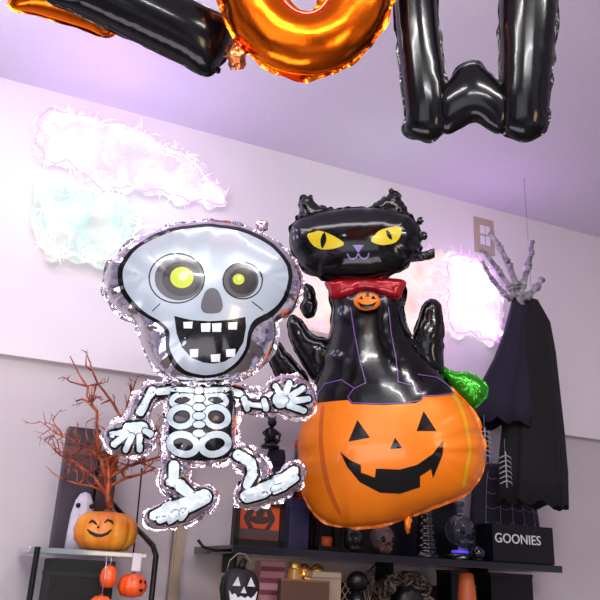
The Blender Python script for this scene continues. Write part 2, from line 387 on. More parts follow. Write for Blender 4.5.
# ================================================================== SKELETON BALLOON
fr = Frame(205, 524, 2.12, yaw=4, tilt=8)
sk = empty('skeleton_balloon', 'silver foil balloon of a grinning skeleton with big skull and yellow eyes', 'balloon', fr.o, fr.rot)
head = Foil(fr, [(104, 283), (107, 268), (118, 254), (137, 238), (160, 229), (185, 224), (206, 222), (232, 225), (256, 232), (276, 243), (291, 258), (299, 272), (301, 287), (297, 303), (288, 316), (276, 323), (276, 338), (271, 353), (258, 368), (240, 378), (206, 383), (173, 380), (155, 368), (144, 349), (139, 331), (136, 323), (118, 312), (107, 296)],
            k=.62, n0=.03, pucker=.011, pw=.05, wl=.03, seed=2)
hd = head.mesh('skull', silver, sk)
OUT = [(118, 272), (124, 258), (137, 245), (155, 234), (181, 226.5), (206, 224), (232, 226.5), (254, 233), (272, 243), (286, 258), (292, 272), (290, 291), (283, 305), (272, 317), (258, 325), (252, 334), (249, 348), (240, 363), (225, 374), (206, 378), (186, 375), (173, 366), (166, 349), (165, 332), (158, 324), (144, 316), (129, 303), (120, 289)]
INN = [(123.5, 272), (129, 259.5), (140, 247.5), (159, 237.5), (182.5, 230), (206, 227.6), (230, 230), (250, 235.7), (269, 246), (282, 259.5), (287.5, 272), (286, 288), (279, 302), (268, 312), (254, 320), (248, 331), (245, 347.5), (236.5, 361), (223, 371), (206, 374.5), (188, 371), (177, 362), (170, 347.5), (169.5, 331), (161.5, 322), (147, 313), (133, 300), (125, 287)]
head.decal('black_outline', [OUT], 1, inkm, hd)
head.decal('face', [INN], 2.7, skullm, hd)
for (cx, cy, rx, ry), (dx, dy, drx, dry), (yx, yy, yrx, yry) in (((177, 278.6, 27.5, 24.5), (179.5, 278.5, 24.5, 22), (182, 278, 11.5, 10.5)), ((242.3, 281, 19.5, 18), (240.5, 281, 17.5, 16.8), (238.2, 279.7, 5.8, 5.4))):
    head.decal('eye_line', ring(cx, cy, rx, ry, .55, n=40), 3, inkm, hd, sp=.004)
    head.decal('eye_socket', [ell(dx, dy, drx, dry)], 3.4, eyegrey, hd)
    head.decal('eye_shade', [ell(dx+drx*.1, dy+.5, drx*.8, dry*.78)], 3.9, eyegrey2, hd)
    head.decal('iris', [ell(yx, yy, yrx, yry)], 4.5, eyeyel, hd, sp=.004)
    head.decal('pupil', [ell(yx+yrx*.1, yy-1, yrx*.4, yry*.4, n=12)], 5.1, eyepale, hd, sp=.003)
head.decal('nose', [[(206, 291), (212, 288), (218, 291), (222, 301), (222.5, 308), (218, 313), (205, 313), (201, 308), (202, 300)]], 3, nosegrey, hd)
MOUTH = [(174.5, 316), (191.5, 320), (210, 321.3), (228, 320), (245, 317), (245.7, 327), (243, 342), (235.7, 354), (225, 361), (213.7, 363.3), (202.7, 362), (191.7, 357.4), (182.5, 347.5), (177, 334)]
head.decal('mouth', [corners(MOUTH, 3).tolist()], 3, inkm, hd, sharp=True)
for x0, y0, x1, y1 in ([183.5, 321.5, 192.8, 328.3], [200.8, 323, 210.4, 331.7], [211.8, 323, 221.4, 331.7], [227.6, 322, 237, 329.5], [190, 348.6, 198.3, 357], [210.7, 353.7, 220, 361.5], [225.8, 348.6, 235, 356.5]):
    head.decal('tooth', [[(x0, y0+.5), (x1, y0), (x1-.5, y1), (x0+.5, y1)]], 3.8, toothm, hd, sharp=True, sp=.004)
[head.decal('crease', line(q, .45), 3, inkm, hd, sp=.004) for q in ([(160, 304), (153, 311)], [(252, 302), (262, 310)])]
# torso
torso = Foil(fr, [(173, 382), (200, 380), (228, 382), (238, 396), (237, 415), (236, 433), (234, 453), (225, 462), (199, 465), (176, 462), (165.5, 452), (164.5, 433), (167, 415), (165, 396)], k=.62, n0=0, pucker=.008, seed=4, wl=.02)
to = torso.mesh('torso', silver_r, sk)
torso.decal('black_outline', [[(176, 386), (200, 384), (225, 386), (233, 397), (232, 415), (231.5, 433), (231, 452), (222, 458.5), (199, 460.5), (179, 458.5), (169.5, 450), (168.5, 433), (171, 415), (169.5, 397)]], 1, inkm, to)
torso.decal('rib_panel', [[(174, 398), (200, 392), (227, 398), (228, 415), (226, 430), (200, 432), (174, 430), (172, 415)]], 1.8, mat('deep_print', (24, 22, 28), .3, coat=.4), to)
for s_ in (-1, 1):
    X = lambda dx: 199+s_*dx
    for nm, L0, a in (('rib', (X(16.5), 400.5, 10.5, 6, 2.5, 8*s_), 2.6), ('rib', (X(17), 417, 11.5, 9.5, 2.8, 15*s_), 3.6), ('pelvis', (X(15.5), 444, 13.5, 9.6, 3.2, -14*s_), 3.1)):
        torso.decal('bone_line', ring(*L0[:4], L0[4]+.8, L0[5]), a-.5, inkm, to, sp=.004, step=.000005)
        torso.decal(nm, ring(*L0), a+.15, bonem, to, sp=.004, step=.000008)
    torso.decal('bone_line', [cap(X(5), 391, X(28), 390, 3.3, 2.9)], 4.2, inkm, to, sp=.004)
    torso.decal('collar_bone', [cap(X(5), 391, X(28), 390, 2.5, 2.1)], 4.6, bonem, to, sp=.004)
for y, w in ((391, 4.6), (399, 5.6), (407.5, 6.2), (416, 6.2), (424.5, 6), (433, 6.4)):
    torso.decal('bone_line', [ell(199, y, w+.7, 4.4)], 4.9, inkm, to, sp=.004)
    torso.decal('vertebra', [ell(199, y, w, 3.6)], 5.3, bonem, to, sp=.004)
# arms and legs
def limb(name, outline, bones, seed, k=.75, n0=0.):
    f = Foil(fr, outline, k=k, n0=n0, pucker=.008, pw=.02, wl=.015, seed=seed, flange=.006, jit=.6, sp=.0055)
    o = f.mesh(name, silver_r, sk)
    f.decal('black_outline', [cap(b[0], b[1], b[2], b[3], b[4]+3., b[5]+3.) for b in bones], 1, inkm, o, sp=.005)
    f.decal('bone_line', [cap(*b[:4], b[4]+1.05, b[5]+1.05) for b in bones], 2, inkm, o, sp=.004, step=.0005)
    f.decal('bone', [cap(*b[:4], b[4]+.3, b[5]+.3) for b in bones], 2.75, bonem, o, sp=.004, step=.0005)
    return o
limb('arm', [(174, 384), (150, 383), (138, 391), (130, 404), (127, 415), (113, 423), (104, 433), (106, 446), (118, 455), (138, 456), (150, 451), (155, 437), (150, 421), (152, 409), (160, 401), (174, 400)],
     [(171, 390, 158, 392, 3.2, 2.6), (152, 391, 149, 396, 3.6, 3), (147, 399, 140, 413, 2.8, 3.2), (129, 429, 141, 428.5, 5.5, 6), (125, 432, 112.5, 434.5, 2.2, 2.2), (127, 434, 114.5, 444, 2.6, 2.4), (132, 436, 126, 449, 2.6, 2.4), (139, 436, 139, 449, 2.4, 2.2), (144, 431, 149, 434, 2.4, 2.6)], 21)
limb('arm', [(230, 385), (250, 388), (264, 391), (268, 382), (280, 376), (298, 376), (312, 386), (316, 402), (309, 416), (290, 418), (275, 413), (255, 415), (240, 412), (228, 404)],
     [(228, 391, 240, 394, 3.2, 3.), (246, 403, 263, 405.5, 2.3, 2.3), (244, 399, 247, 408, 2.6, 2.6), (264, 401, 266, 408, 2.6, 2.6), (280, 400, 286, 399, 7, 6.5), (280, 394, 275.5, 387, 2.6, 2.4), (286, 393, 289, 384, 2.6, 2.5), (291, 396, 302, 389, 2.8, 2.5), (292, 401, 307, 399, 2.8, 2.5), (289, 405, 303, 410, 2.6, 2.4)], 22)
limb('leg', [(164, 456), (188, 456), (191, 468), (188, 478), (196, 485), (209, 486), (217, 494), (213, 507), (203, 516), (186, 524), (165, 528), (150, 526), (145, 518), (151, 509), (165, 503), (177, 500), (168, 496), (160, 485), (161, 470)],
     [(174, 466, 173.5, 481, 4.6, 4.4), (170, 482, 180, 484, 3.4, 4.4), (181, 487, 189, 494, 5, 4.), (204, 497, 186, 505, 6.5, 7.5), (186, 505, 168, 511, 7.4, 6.8), (166, 511, 154, 516, 4.6, 3.6), (168, 515, 160, 519.5, 3.6, 3.), (176, 514, 170, 520, 3.6, 2.8), (184, 512, 181, 517, 3.6, 2.8)], 23)
limb('leg', [(226, 450), (245, 445), (259, 454), (270, 467), (269, 481), (278, 473), (290, 462), (302, 465), (304, 480), (292, 494), (270, 504), (250, 509), (238, 506), (234, 493), (241, 483), (243, 474), (234, 465)],
     [(238, 455, 250, 462, 4.4, 4.4), (251, 464, 253, 474, 4.4, 4.6), (252, 476, 247, 486, 4.4, 3.2), (247, 496, 262, 491, 5.6, 6.4), (262, 490, 282, 481, 6.4, 5.6), (280, 482, 294, 471, 4, 3.6), (284, 485, 295, 478, 3.2, 3), (274, 490, 284, 486, 3.4, 3)], 24)
crumple(fr, 262, 226, .018, .02).build('filling_tab', silver_r, sk)

# ================================================================== CAT ON PUMPKIN BALLOON
fr = Frame(392, 522, 2.5, yaw=-6, tilt=8)
ct = empty('cat_balloon', 'black cat foil balloon with yellow eyes sitting in an orange jack-o-lantern', 'balloon', fr.o, fr.rot)
BODY = [(334, 284), (333, 310), (330, 332), (323, 358), (316, 382), (308, 404), (302, 424), (299, 446), (301, 475), (307, 500), (320, 517), (341, 526), (370, 526), (400, 520), (432, 507), (464, 494), (479, 478), (484, 456), (480, 430), (470, 408), (455, 392), (440, 374), (424, 355), (409, 333), (402, 312), (399, 284)]
body = Foil(fr, BODY, k=.66, n0=0, pucker=.010, pw=.05, wl=.035, seed=31, sp=.007, flange=.007)
vl = fr.uv(380, 400)[1]; vr = fr.uv(450, 386)[1]; ul = fr.uv(380, 400)[0]; ur = fr.uv(450, 386)[0]
EDGE = lambda c: vl + (np.maximum(c[:, 0]-ul, 0))/(ur-ul)*(vr-vl)
bo = body.mesh('cat_body', blackf, ct, keep=lambda c: c[:, 1] > EDGE(c))
pu = body.mesh('pumpkin', pumpf, ct, keep=lambda c: c[:, 1] <= EDGE(c)+.0)
body.decal('dark_stripe', [[(321, 408), (319, 440), (324, 480), (337, 512), (341, 512), (329, 480), (323, 440), (324, 408)]], 1, pumpd, pu)
body.decal('yellow_stripe', [[(450, 392), (461, 414), (466, 435), (468, 452), (462, 484), (465.5, 484), (471, 452), (469.5, 435), (464.5, 413), (453.5, 391)]], 1, pumpy, pu)
# black artwork hanging over the rim
rim = [(318, 396), (316, 403), (334, 401), (348, 400), (352, 404), (385, 405), (416, 403), (423, 399), (420, 395), (436, 394), (452, 394), (444, 384), (424, 380), (380, 388), (340, 390), (322, 390)]
body.decal('black_rim', [corners(rim, 6).tolist()], 1, inkm, bo, sharp=True)
body.decal('paw', [[(349, 396), (354, 390), (364, 386), (370, 384), (395, 384), (402, 386), (414, 387), (422, 393), (420, 399), (405, 402), (380, 403.5), (360, 403)]], 2.2, inkm, bo)
body.decal('haunch', [[(318, 401), (319, 392), (326, 384), (342, 381), (352, 387), (346, 397), (334, 400)]], 2.2, inkm, bo)
body.decal('haunch', [[(420, 394), (424, 384), (420, 376), (436, 378), (447, 386), (452, 393), (436, 395)]], 2.2, inkm, bo)
body.decal('purple_line', line([(351, 308), (355, 335), (360, 360), (366, 383), (354, 389), (348, 397), (352, 403), (380, 404), (408, 403), (421, 400), (423, 394), (415, 387), (398, 382), (396, 360), (391, 335), (388, 308)], .45) +
           line([(318, 402), (319, 393), (326, 384), (342, 380), (354, 388)], .45)+line([(418, 375), (436, 378), (447, 386), (453, 394), (436, 396), (422, 396)], .45), 3, purplel, bo, sp=.005)
for nm, P in (('eye', [(357.5, 420), (348.5, 441.5), (370, 437.5)]), ('eye', [(423.5, 411), (416.5, 431), (436.5, 431)]), ('nose', [(395, 437.5), (390, 449), (402.5, 448)]),
              ('mouth', [(340, 451.5), (350, 460), (361, 465), (361, 472.5), (375, 477.5), (376, 468.5), (400, 469.5), (417.5, 464.5), (432.5, 454), (443.5, 440), (442.5, 455), (437.5, 467), (433, 478), (431, 469), (420, 476), (420, 487), (400, 493.5), (380, 492.5), (360, 482), (347.5, 467)])):
    body.decal(nm, [corners(P, 5).tolist()], 1.4, inkm, pu, sharp=True, sp=.006)
# collar and charm
col = Foil(fr, [(331, 279), (400, 279), (402, 292), (399, 298), (385, 297), (366, 292), (347, 298), (333, 299), (329, 292)], k=.9, n0=.05, pucker=.003, sp=.006, seed=33, flange=.002)
co = col.mesh('collar', redf, ct)
u, v = fr.uv(367, 301, .1); hh = float(body.h(np.array([[u, v]]))[0])
cm = Foil(fr, ell(367, 301.5, 13, 8.8), k=.45, n0=hh+.03, pucker=.001, sp=.004, seed=37, flange=.001)
ch = cm.mesh('charm', pumpf, ct)
cm.decal('charm_face', [[(358.5, 299), (361.5, 295.5), (363.5, 299.5)], [(370.5, 299.5), (373, 295.5), (376, 299)], [(357, 301.5), (362, 304), (367, 304.8), (372, 304), (377, 301.5), (373, 307.2), (367, 308.8), (361, 307.2)], [(366, 293.6), (369, 293.2), (369.5, 296.5), (365.5, 296.5)]], 1, inkm, ch, sp=.003, sharp=True)
# head
head = Foil(fr, [(290, 235), (295, 223), (307, 217), (327, 212.7), (347, 210), (373, 209), (397, 212.7), (411, 218), (418, 227), (419, 240), (415, 255), (405, 266), (392, 274), (370, 279), (346, 280), (323, 278), (306, 270), (296, 258), (290.5, 246)], k=.68, n0=.065, pucker=.007, pw=.025, wl=.025, seed=34)
hd = head.mesh('cat_head', blackf, ct)
head.decal('eye', [[(307.3, 235), (313, 232.5), (320, 231), (331.7, 235), (344, 243.3), (336.7, 248), (323, 249.5), (313, 245)]], 1.2, catyel, hd, sp=.004)
head.decal('eye', [[(371, 240.5), (375, 235), (380, 230.5), (390, 227.5), (400.5, 227), (401, 234), (396, 242), (385, 245), (376.7, 244)]], 1.2, catyel, hd, sp=.004)
head.decal('pupil', [[(324.5, 232.5), (326.5, 240), (322.5, 248.5), (320.7, 240)]], 2, inkm, hd, sp=.003)
head.decal('pupil', [[(386, 230.5), (390, 232.5), (392, 239.5), (388, 237.5)]], 2, inkm, hd, sp=.003)
head.decal('nose', [[(352.5, 245), (364.3, 245), (358.3, 253)]], 1.2, lilac, hd, sharp=True, sp=.003)
head.decal('mouth', line([(347.5, 254), (349.5, 258), (353, 259), (356.5, 257.5), (358.3, 253.5), (360.5, 257.5), (364, 259), (367.5, 257.5), (369, 253.5)], .6), 1.3, lilac, hd, sp=.003)
for P, sd in (([(299, 226), (300, 207), (303, 197), (310, 197), (320, 206), (338, 210), (336, 217), (316, 224)], 35), ([(368, 214), (376, 204), (386, 197), (391, 192), (397, 193), (401, 200), (405.5, 207), (407, 220), (390, 222)], 36)):
    Foil(fr, P, k=.7, n0=.045, pucker=.009, wl=.012, pw=.02, seed=sd, sp=.005, flange=.005, jit=.6).mesh('ear', blackf, ct)
for x, y, r in ((391.5, 191, .009), (420, 221, .012), (423, 236, .014), (419, 248, .012)): crumple(fr, x, y, r, .05).build('seam_tab', blackf, ct)
Foil(fr, [(412, 251), (420, 253), (434, 249), (434, 257), (424, 260), (412, 262)], k=.4, n0=.04, sp=.004, seed=39, flange=.003, sharp=True).mesh('seam_tab', blackf, ct)
for P, sd, nm in (([(288, 325), (291, 317), (299, 318), (306, 328), (316, 337), (329, 340), (333, 355), (330, 384), (316, 382), (305, 368), (296, 352), (290, 338)], 40, 'arm'),
              ([(410, 345), (417, 325), (423, 306), (430, 300), (438, 303), (442, 316), (443, 345), (441, 373), (430, 373), (415, 362)], 41, 'arm'),
              ([(303, 285), (311, 287), (316, 300), (314, 314), (307, 318), (301, 308), (305, 298)], 42, 'tail_tip'),
              ([(268, 348), (276, 341), (286, 352), (297, 364), (308, 380), (306, 392), (294, 391), (281, 382), (272, 366)], 43, 'tail')):
    Foil(fr, P, k=.85, n0=-.02, pucker=.005, wl=.02, pw=.02, seed=sd, sp=.0055, flange=.004, jit=.4).mesh(nm, blackf, ct)
Foil(fr, [(440, 366), (452, 373), (469, 374), (480, 380), (487, 389), (483, 399), (472, 407), (464, 401), (455, 390), (444, 380)], k=.75, n0=-.04, pucker=.01, wl=.015, seed=45, sp=.006, flange=.005).mesh('leaf', greenf, ct)
crumple(fr, 408, 523, .022, .02, (.5, .5, 1.2)).build('filling_tab', pumpf, ct)

# ================================================================== LETTER BALLOONS
def letter(name, label, outline, depth, base, m, k=.8, holes=(), yaw=0, seed=60, sp=.007, pw=.012, n0=0, pucker=.0025, tab=None):
    fr = Frame(*base, depth, yaw=yaw, tilt=12); o = empty(name, label, 'balloon', fr.o, fr.rot, 'letter balloons hanging from the ceiling')
    Foil(fr, outline, k=k, holes=holes, sp=sp, seed=seed, pucker=pucker, pw=pw, wl=.03 if 'O' not in label else .045, flange=.005 if 'O' not in label else .012, jit=.4, n0=n0).mesh('letter_body', m, o)
    # two thin threads up to the ceiling
    us = sorted(fr.uv(*p) for p in outline); top = sorted([fr.uv(*p) for p in outline], key=lambda q: -q[1])[:2]
    inv = fr.rot.inverted()
    for q in (top[0], min(outline and [fr.uv(*p) for p in outline if fr.uv(*p)[1] > top[0][1]-.12], key=lambda q: -abs(q[0]-top[0][0]))):
        w = fr.o + fr.u*q[0] + fr.v*(q[1]-.004); e = inv @ (Vector((w.x, w.y, ZC)) - fr.o); 
        MB().tube([Vector((q[0], 0, q[1]-.004)), e], .0007, 5).build('thread', mat('clear_thread', (200, 200, 205), .3), o)
    if tab: crumple(fr, tab[0], tab[1], tab[2], 0, tab[4]).build('filling_tab', tab[3], o)
    return o
def rotL(cx, cy, ang, w, foot, stem):                      # an L traced around its inner corner
    a = math.radians(ang); c, s_ = math.cos(a), math.sin(a)
    P = [(0, 0), (foot, 0), (foot+w*.12, -w*.5), (foot, -w), (w, -w), (w, -stem), (w*.5, -stem-w*.12), (0, -stem)]
    Q = corners(P, w*.45); return [(cx+c*x-s_*y, cy+s_*x+c*y) for x, y in Q]
letter('letter_balloon', 'shiny black foil letter L hanging at the top left', rotL(46, -2, 25.5, 60, 180, 200), 1.95, (130, 40), blackl, seed=61, tab=(217, 70, .010, blackl, (1, .6, .8)))
letter('letter_balloon', 'orange foil letter mostly hidden behind the black L at top left', rotL(10, 6, 17, 55, 104, 200), 2.2, (60, 30), orangef, seed=62)
letter('letter_balloon', 'metallic orange foil letter O at the top centre', ell(306, -25, 88, 101, 0, 28), 1.9, (306, 76), orangef, holes=[ell(306, -25, 25, 42, 0, 20)], seed=63, pucker=.008, tab=(236, 54, .036, orangec, (.75, .5, 1)))
wo = letter('letter_balloon', 'glossy black foil letter W hanging at the top right', [(392, -95), (393, -40), (395, 15), (401, 70), (406, 117), (404, 130), (411, 137), (425, 141), (437, 138), (446, 128), (447, 100), (444, 70), (440, 40), (437, 0), (436, -95)], 1.9, (474, 141), blackl, seed=64)
wf_ = Frame(474, 141, 1.9, tilt=12)
for nm_, P_, sd_ in (('right_stroke', [(500, -95), (499, 0), (500, 50), (501, 80), (500, 105), (502, 128), (512, 138), (524, 141), (538, 136), (547, 125), (551, 80), (558, 0), (564, -95)], 65), ('middle_stroke', [(436, 98), (448, 82), (460, 67), (472, 62), (483, 67), (494, 78), (508, 96), (512, 118), (502, 132), (488, 128), (474, 121), (460, 128), (446, 133), (436, 122)], 66)):
    Foil(wf_, P_, k=.8 if sd_ == 65 else .62, sp=.007, seed=sd_, pucker=.0035, pw=.012, wl=.03, flange=.005, jit=.4).mesh(nm_, blackl, wo)

# ================================================================== RIGHT DISPLAY SHELF AND WHAT STANDS ON IT
SD = .42
ZS = onwall(300, 549, SD).z; TH = .026
tt = lambda px, py, off: (onwall(px, py, off)-W0).dot(WD)
def ledge(name, label, t0, t1, z, depth, th, m, extra=None, y0=-.0):
    o = empty(name, label, 'shelf', W0 + WD*(t0+t1)/2 + Vector((0, 0, z-W0.z-th)), WROT)
    L = t1-t0; back = -.03 if z < zstep+ZC else 0
    MB().box((0, -(depth-.03)/2, th/2), (L, depth+.028, th), bev=.003).build('board', m, o, False)
    return o
SH = ledge('display_shelf', 'long dark glass wall shelf carrying the crowded black ornaments at right', tt(232, 548, SD), tt(562, 560, SD), ZS, SD, TH, shelfm)
L_ = (tt(562, 560, SD)-tt(232, 548, SD))
for x in (-L_/2+.12, .1, L_/2-.12): MB().box((x, -.04, -.03), (.02, .12, .06), bev=.004).build('bracket', blackm, SH, False)
MB().tube([(-L_/2+.01, -SD+.02, .01), (-L_/2-.05, -SD+.02, .006), (-L_/2-.09, -SD+.02, .014), (-L_/2-.11, -SD+.02, .034)], .005, 8).build('end_hook', blackm, SH)
MS = (onwall(381, 550, .25)-onwall(380, 550, .25)).length
def item(name, label, cat, px, off, z=None, group=None, py=548):
    p = onwall(px, py, off); p.z = (ZS if z is None else z)+.0015
    return empty(name, label, cat, p, WROT, group)
def ppm(px, off, py=548): return (onwall(px+1, py, off)-onwall(px, py, off)).length
def zpx(px, py, off): return onwall(px, py, off).z
# framed jack-o-lantern picture
s = ppm(257, .3); h = zpx(257, 502, .3)-ZS
o = item('picture_frame', 'black framed orange picture of a dark jack-o-lantern on the shelf', 'picture', 257, .3)
mb = MB(); w_ = 25*s
mb.box((-w_+.008, 0, h/2), (.018, .035, h)); mb.box((w_-.008, 0, h/2), (.018, .035, h)); mb.box((0, 0, h-.008), (2*w_, .035, .018)); mb.box((0, 0, .01), (2*w_, .035, .024)); o.location.z += .002; mb.build('frame', blackp, o, False)
MB().box((0, .004, h/2), (2*w_-.02, .02, h-.03)).build('picture', mat('orange_card', (196, 66, 14), .6, var=.3), o, False)
def flat(mb, poly, y, th=.002):
    n = len(poly); V = [Vector((x, y, z)) for x, z in poly]+[Vector((x, y-th, z)) for x, z in poly]
    return mb.add(V, [tuple(range(n))[::-1], tuple(range(n, 2*n))]+[(i, (i+1) % n, (i+1) % n+n, i+n) for i in range(n)])
darkp = mat('dark_printed_ink', (42, 24, 20), .6)
mb = MB(); flat(mb, [(math.cos(q)*.055*(1+.06*math.cos(6*q)), h*.62+math.sin(q)*.05) for q in [2*PI*i/30 for i in range(30)]], -.006); mb.box((0, -.007, h*.62+.058), (.014, .003, .02)); mb.build('printed_pumpkin', darkp, o, False)
ork = mat('orange_printed_ink', (170, 56, 14), .6); mb = MB()
for sx in (-1, 1): flat(mb, [(sx*.03, h*.62+.005), (sx*.012, h*.62+.005), (sx*.02, h*.62+.026)], -.008)
flat(mb, [(-.035, h*.62-.012), (-.015, h*.62-.02), (.015, h*.62-.02), (.035, h*.62-.012), (.02, h*.62-.035), (-.02, h*.62-.035)], -.008); mb.build('printed_face', ork, o, False)
MB().box((0, -.007, h*.27), (w_*1.7, .004, h*.2)).build('printed_band', mat('grey_print_band', (66, 48, 50), .6), o, False)
# dark boxes
def carton(px0, px1, pyt, off, d, m, label, name='box', cat='box'):
    pc = (px0+px1)/2; s = ppm(pc, off); h = zpx(pc, pyt, off)-ZS; o = item(name, label, cat, pc, off-d/2)
    MB().box((0, 0, h/2), ((px1-px0)*s, d, h), bev=.004).build('carton', m, o, False)
    MB().box((0, 0, h-.03), ((px1-px0)*s+.004, d+.004, .012), bev=.002).build('lid', m, o, False); return o, h, s
carton(283, 303, 498, .3, .1, navym, 'narrow dark blue box beside the framed jack-o-lantern picture')
o, h, s = carton(257, 286, 470, .15, .12, navym, 'tall navy box standing behind the framed jack-o-lantern picture')
carton(312, 456, 480, .11, .09, blackp, 'wide black box behind the pumpkin balloon at the back of the shelf')
zt = ZS+h
# hat with a little figure on the tall navy box
o = item('witch_hat', 'purple and black witch hat lying on the tall navy box', 'hat', 271, .09, zt)
s = ppm(272, .1)*.8
MB().lathe([(17*s, 0), (17.5*s, .006), (12*s, .012), (11*s, .02), (11.5*s, .06), (10*s, .085), (.001, .088)], 28).build('brim_and_crown', purpcl, o)
MB().lathe([(11.6*s, .018), (12*s, .02), (12*s, .036), (11.6*s, .04)], 28).build('hat_band', clothm, o)
o = item('gargoyle_figurine', 'small dark crouching figurine standing on top of the witch hat', 'figurine', 264, .1, zt+.088)
hh = zpx(264, 415, .1)-(zt+.088)
figm = mat('dark_bronze', (46, 42, 48), .4, .4, rgb2=(20, 18, 22), vscale=40)
MB().lathe([(.035, 0), (.037, .008), (.026, .014), (.024, .02)], 18).build('base', figm, o)
MB().ball((0, 0, hh*.4), hh*.2, sc=(.85, .8, 1.25), noise=.15).build('body', figm, o)
MB().ball((0, -.008, hh*.78), hh*.14, sc=(1, 1, 1.05), noise=.12).build('head', figm, o)
for sx in (-1, 1):
    MB().tube([(sx*.012, 0, hh*.55), (sx*.034, -.01, hh*.42), (sx*.024, -.03, hh*.3)], [.009, .007, .005]).build('arm', figm, o)
    MB().tube([(sx*.012, 0, hh*.25), (sx*.026, -.022, hh*.22), (sx*.016, -.01, .014)], [.012, .009, .006]).build('leg', figm, o)
    MB().tube([(sx*.008, 0, hh*.86), (sx*.016, .002, hh*.96), (sx*.012, -.004, hh)], [.005, .004, .001]).build('horn', figm, o)
# jar-like orange thing next to the hat
o = item('orange_tin', 'small rusty orange tin half hidden beside the purple witch hat', 'tin', 297, .09)
h = zpx(293, 440, .1)-ZS; s = ppm(293, .1)
MB().lathe([(7*s, 0), (7*s, h*.96), (6.5*s, h)], 24).build('tin_body', mat('rust_tin', (176, 78, 36), .45, .3), o)
MB().lathe([(7.3*s, h*.8), (7.4*s, h*.81), (7.4*s, h*.9), (7.3*s, h*.91)], 24).build('silver_band', mat('dull_silver', (150, 154, 166), .3, .9), o)
# lantern
o = item('lantern', 'black metal lantern with a dim orange candle beside the blue box', 'lantern', 326, .31)
s = ppm(319, .3); h = zpx(319, 506, .3)-ZS
mb = MB(); mb.box((0, 0, .008), (24*s, .09, .016), bev=.003); mb.box((0, 0, h*.78), (24*s, .09, .012), bev=.003)
mb.lathe([(12*s, h*.78), (5*s, h*.93), (1.5*s, h*.95), (1*s, h)], 4); [mb.box((sx*11*s, sy*.039, h*.4), (.009, .009, h*.76)) for sx in (-1, 1) for sy in (-1, 1)]
mb.build('cage', blackm, o, False)
MB().lathe([(.022, .016), (.022, h*.3), (.018, h*.32)], 18).build('candle', mat('orange_wax', (190, 80, 20), .5), o)
MB().tube([(0, 0, h*.32), (0, 0, h*.38)], .0015).build('wick', blackp, o)
# skull figures
def skull(o, r, m, dark, z0=0.):
    MB().ball((0, 0, z0+r*1.15), r, 24, 16, (.88, 1.02, .95)).build('cranium', m, o)
    MB().ball((0, -r*.45, z0+r*.42), r*.55, 18, 12, (.9, .8, .72)).build('jaw', m, o)
    for sx in (-1, 1): MB().ball((sx*r*.36, -r*.86, z0+r*1.05), r*.22, 14, 8, (1, .6, 1)).build('eye_socket', dark, o)
    mb = MB(); flat(mb, [(-r*.09, z0+r*.66), (r*.09, z0+r*.66), (0, z0+r*.86)], -r*.98, .01); mb.build('nose_hole', dark, o, False)
    for k in range(4): MB().box(((k-1.5)*r*.17, -r*.9, z0+r*.42), (r*.13, r*.1, r*.2), bev=r*.03).build('tooth', m, o, False)
o = item('skull', 'small brownish skull under the bottom of the pumpkin balloon', 'skull', 382, .33); skull(o, .05, mat('brown_bone', (120, 96, 88), .5, rgb2=(72, 54, 52), vscale=30), blackp)
o = item('skull', 'little black skull on the shelf just left of the brownish skull', 'skull', 352, .34); skull(o, .042, mat('black_bone', (26, 24, 28), .35, coat=.3), blackp)
gbl = mat('black_glass', (10, 10, 14), .08, coat=.6)
o = item('candle_holder', 'black ridged candle holder left of the glass skull', 'candle holder', 426, .3)
s = ppm(426, .3); h = zpx(426, 500, .3)-ZS; prof = [(11.5*s, 0), (12*s, .006)]
for k in range(7):
    z = .01+k*(h-.03)/7; r = (11-k*.75)*s; prof += [(r, z), (r*.8, z+.008), (r*.8, z+(h-.03)/7-.006)]
MB().lathe(prof+[(6*s, h-.02), (6.5*s, h-.004), (5*s, h)], 28).build('ridged_stem', gbl, o)
MB().lathe([(4*s, h-.004), (4*s, h+.03), (3*s, h+.034)], 16).build('candle', blackp, o)
o = item('glass_skull', 'smoky glass skull bottle on a violet lit base near the middle of the dark shelf', 'skull', 460, .3)
s = ppm(463, .3); vio = mat('violet_lamp', (90, 70, 220), .3, emit=(70, 60, 220), es=.9)
MB().lathe([(15*s, 0), (15.5*s, .006), (14*s, .02), (11*s, .024)], 28).build('base', gbl, o)
MB().lathe([(7*s, .024), (7*s, .034), (5.5*s, .036)], 24).build('violet_light', vio, o)
gsk = mat('smoked_glass', (96, 98, 116), .07, trans=.75)
skull(o, .062, gsk, blackp, .04)
MB().lathe([(3.6*s, .175), (3.4*s, .2), (4.6*s, .204), (4.6*s, .215), (3.4*s, .218)], 20).build('bottle_neck', gsk, o)
o = item('glass_ball', 'small dark glass ball between the glass skull and the lettered black box', 'ball', 478, .395)
MB().ball((0, 0, .026), .025).build('globe', gbl, o)
MB().lathe([(.016, 0), (.018, .004), (.012, .008)], 16).build('foot', blackp, o)
# lettered box
o = item('lettered_box', 'black box with white lettering at the right end of the shelf', 'box', 515, .34)
s = ppm(522, .36); h = zpx(522, 526, .38)-ZS
MB().box((0, 0, h/2), (60*s, .11, h), bev=.004).build('carton', blackp, o, False)
cu = bpy.data.curves.new('lettering', 'FONT'); cu.body = 'GOONIES'; cu.size = 10.2*s; cu.extrude = .0012; cu.align_x = 'LEFT'; cu.offset = .0002; cu.space_character = 1.02
to_ = bpy.data.objects.new('tmp_text', cu); COL.objects.link(to_); bpy.context.view_layer.update()
me = bpy.data.meshes.new_from_object(to_.evaluated_get(bpy.context.evaluated_depsgraph_get())); bpy.data.objects.remove(to_)
lt = link('lettering', me, mat('white_ink', (196, 196, 200), .5), o, False); lt.rotation_euler = (PI/2, 0, 0); lt.location = (-28.5*s, -.0563, h*.5)
